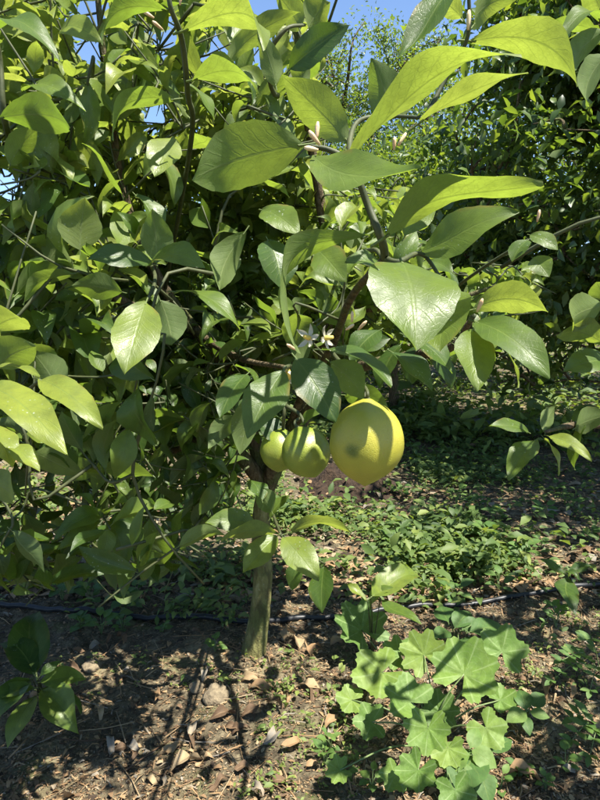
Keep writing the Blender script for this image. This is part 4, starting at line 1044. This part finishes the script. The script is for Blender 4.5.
# fine litter: uncountable chips, twig ends and leaf shreds
bt = Batch()
def scatter(n, ylo, yhi, Llo, Lhi, xs=.62, wlo=.08, whi=.36):
    y = ylo + (yhi - ylo) * rng.random(n) ** 1.3; x = rng.uniform(-xs, xs, n) * y
    keep = rng.random(n) < .62 + 1.2 * (vnoise(x * 2.1 + 30, y * 2.1) + .2); x, y = x[keep], y[keep]; n = len(x)
    L = Llo + (Lhi - Llo) * rng.random(n) ** 2.2; an = rng.uniform(0, 6.28, n); zt = rng.uniform(-.3, .55, n) * L
    dx, dy = np.cos(an) * L, np.sin(an) * L; z = gz(x, y) + .003; wd = rng.uniform(wlo, whi, n)
    nx_, ny_ = -dy * wd, dx * wd; zc = rng.uniform(0, .4, n) * wd * L; sk = rng.uniform(-.6, .6, n)
    V = np.stack([np.stack(q, 1) for q in ((x - nx_ * .6, y - ny_ * .6, z), (x + nx_ * .5, y + ny_ * .5, z + zc),
        (x + dx * .55 + nx_ * (1.1 + sk), y + dy * .55 + ny_ * (1.1 + sk), z + zt * .8 + zc), (x + dx * .5 - nx_ * (1 - sk), y + dy * .5 - ny_ * (1 - sk), z + zt * .8),
        (x + dx + nx_ * .4, y + dy + ny_ * .4, z + zt * .5 + zc), (x + dx - nx_ * .2, y + dy - ny_ * .2, z + zt * .4))], 1)
    Fq = (np.array([(0, 1, 2, 3), (3, 2, 4, 5)])[None] + (np.arange(n) * 6)[:, None, None]).reshape(-1, 4)
    bt.v.append(V.reshape(-1, 3).astype(np.float32)); bt.f.append(Fq + bt.n); bt.n += n * 6
    bt.u.append(np.full((n * 6, 2), .8, np.float32)); bt.a.append(np.repeat(np.clip(rng.normal(.47, .30, n), 0, 1), 6).astype(np.float32))
scatter(24000, 1.0, 2.6, .005, .021); scatter(42000, 1.0, 2.4, .003, .010); scatter(9000, 1.0, 2.6, .012, .04, .62, .03, .08); scatter(14000, 2.2, 6.5, .02, .07)
tag(link('leaf_litter', bt.mesh('leaf_litter', M_DRY, smooth=False)), 'fine litter of dry leaf shreds and chips over the soil', 'leaf litter', kind='stuff')
bt = Batch()
for i in range(420):                                            # fallen twigs and straw
    y = random.uniform(1.05, 2.6); x = random.uniform(-.6, .6) * y; an = random.uniform(0, 6.28); L = random.uniform(.03, .16)
    pts = [Vector((x + math.cos(an) * L * t, y + math.sin(an) * L * t, 0)) for t in (0, .5, 1)]; pts[1] += Vector((random.uniform(-.01, .01), random.uniform(-.01, .01), 0))
    for p in pts: p.z = float(gz(p.x, p.y)) + .004 + random.uniform(0, .008)
    a = tube(pts, random.uniform(.0007, .0022), 4); bt.add(a[0], a[1], np.full((len(a[0]), 2), .8, np.float32), min(1, max(0, random.gauss(.6, .3))))
tag(link('straw_litter', bt.mesh('straw_litter', M_DRY)), 'fallen twigs and straw strewn over the soil', 'twigs', kind='stuff')
def stone(px, py, r, label, seed):
    p = G(px, py); n = 10; s = 14; v = []; f = []
    for i in range(n + 1):
        t = math.pi * i / n
        for k in range(s):
            a = 2 * math.pi * k / s; d = Vector((math.sin(t) * math.cos(a), math.sin(t) * math.sin(a), math.cos(t)))
            q = r * (1 + .5 * float(vnoise(d.x * 1.7 + seed, d.y * 1.7 + d.z * 2.3)) + .28 * float(vnoise(d.x * 6 + seed, d.z * 6 + d.y * 4)))
            v.append((d.x * q, d.y * q * .8, d.z * q * .62))
    for i in range(n):
        for k in range(s): k2 = (k + 1) % s; f.append((i * s + k, (i + 1) * s + k, (i + 1) * s + k2, i * s + k2))
    o = link('stone', mesh_np('stone', v, f, mat=M_STONE)); o.location = (p.x, p.y, float(gz(p.x, p.y)) + r * .12); o.rotation_euler = (0, 0, seed); tag(o, label, 'stone')
stone(216, 698, .042, 'largest tan stone, lying in the litter in front of the trunk', 1)
stone(196, 690, .026, 'small brown stone touching the largest tan stone', 2)
stone(236, 600, .03, 'stone beside the trunk just behind the hose', 3)
stone(92, 668, .03, 'flat stone near the glossy spotted lemon seedling', 4)
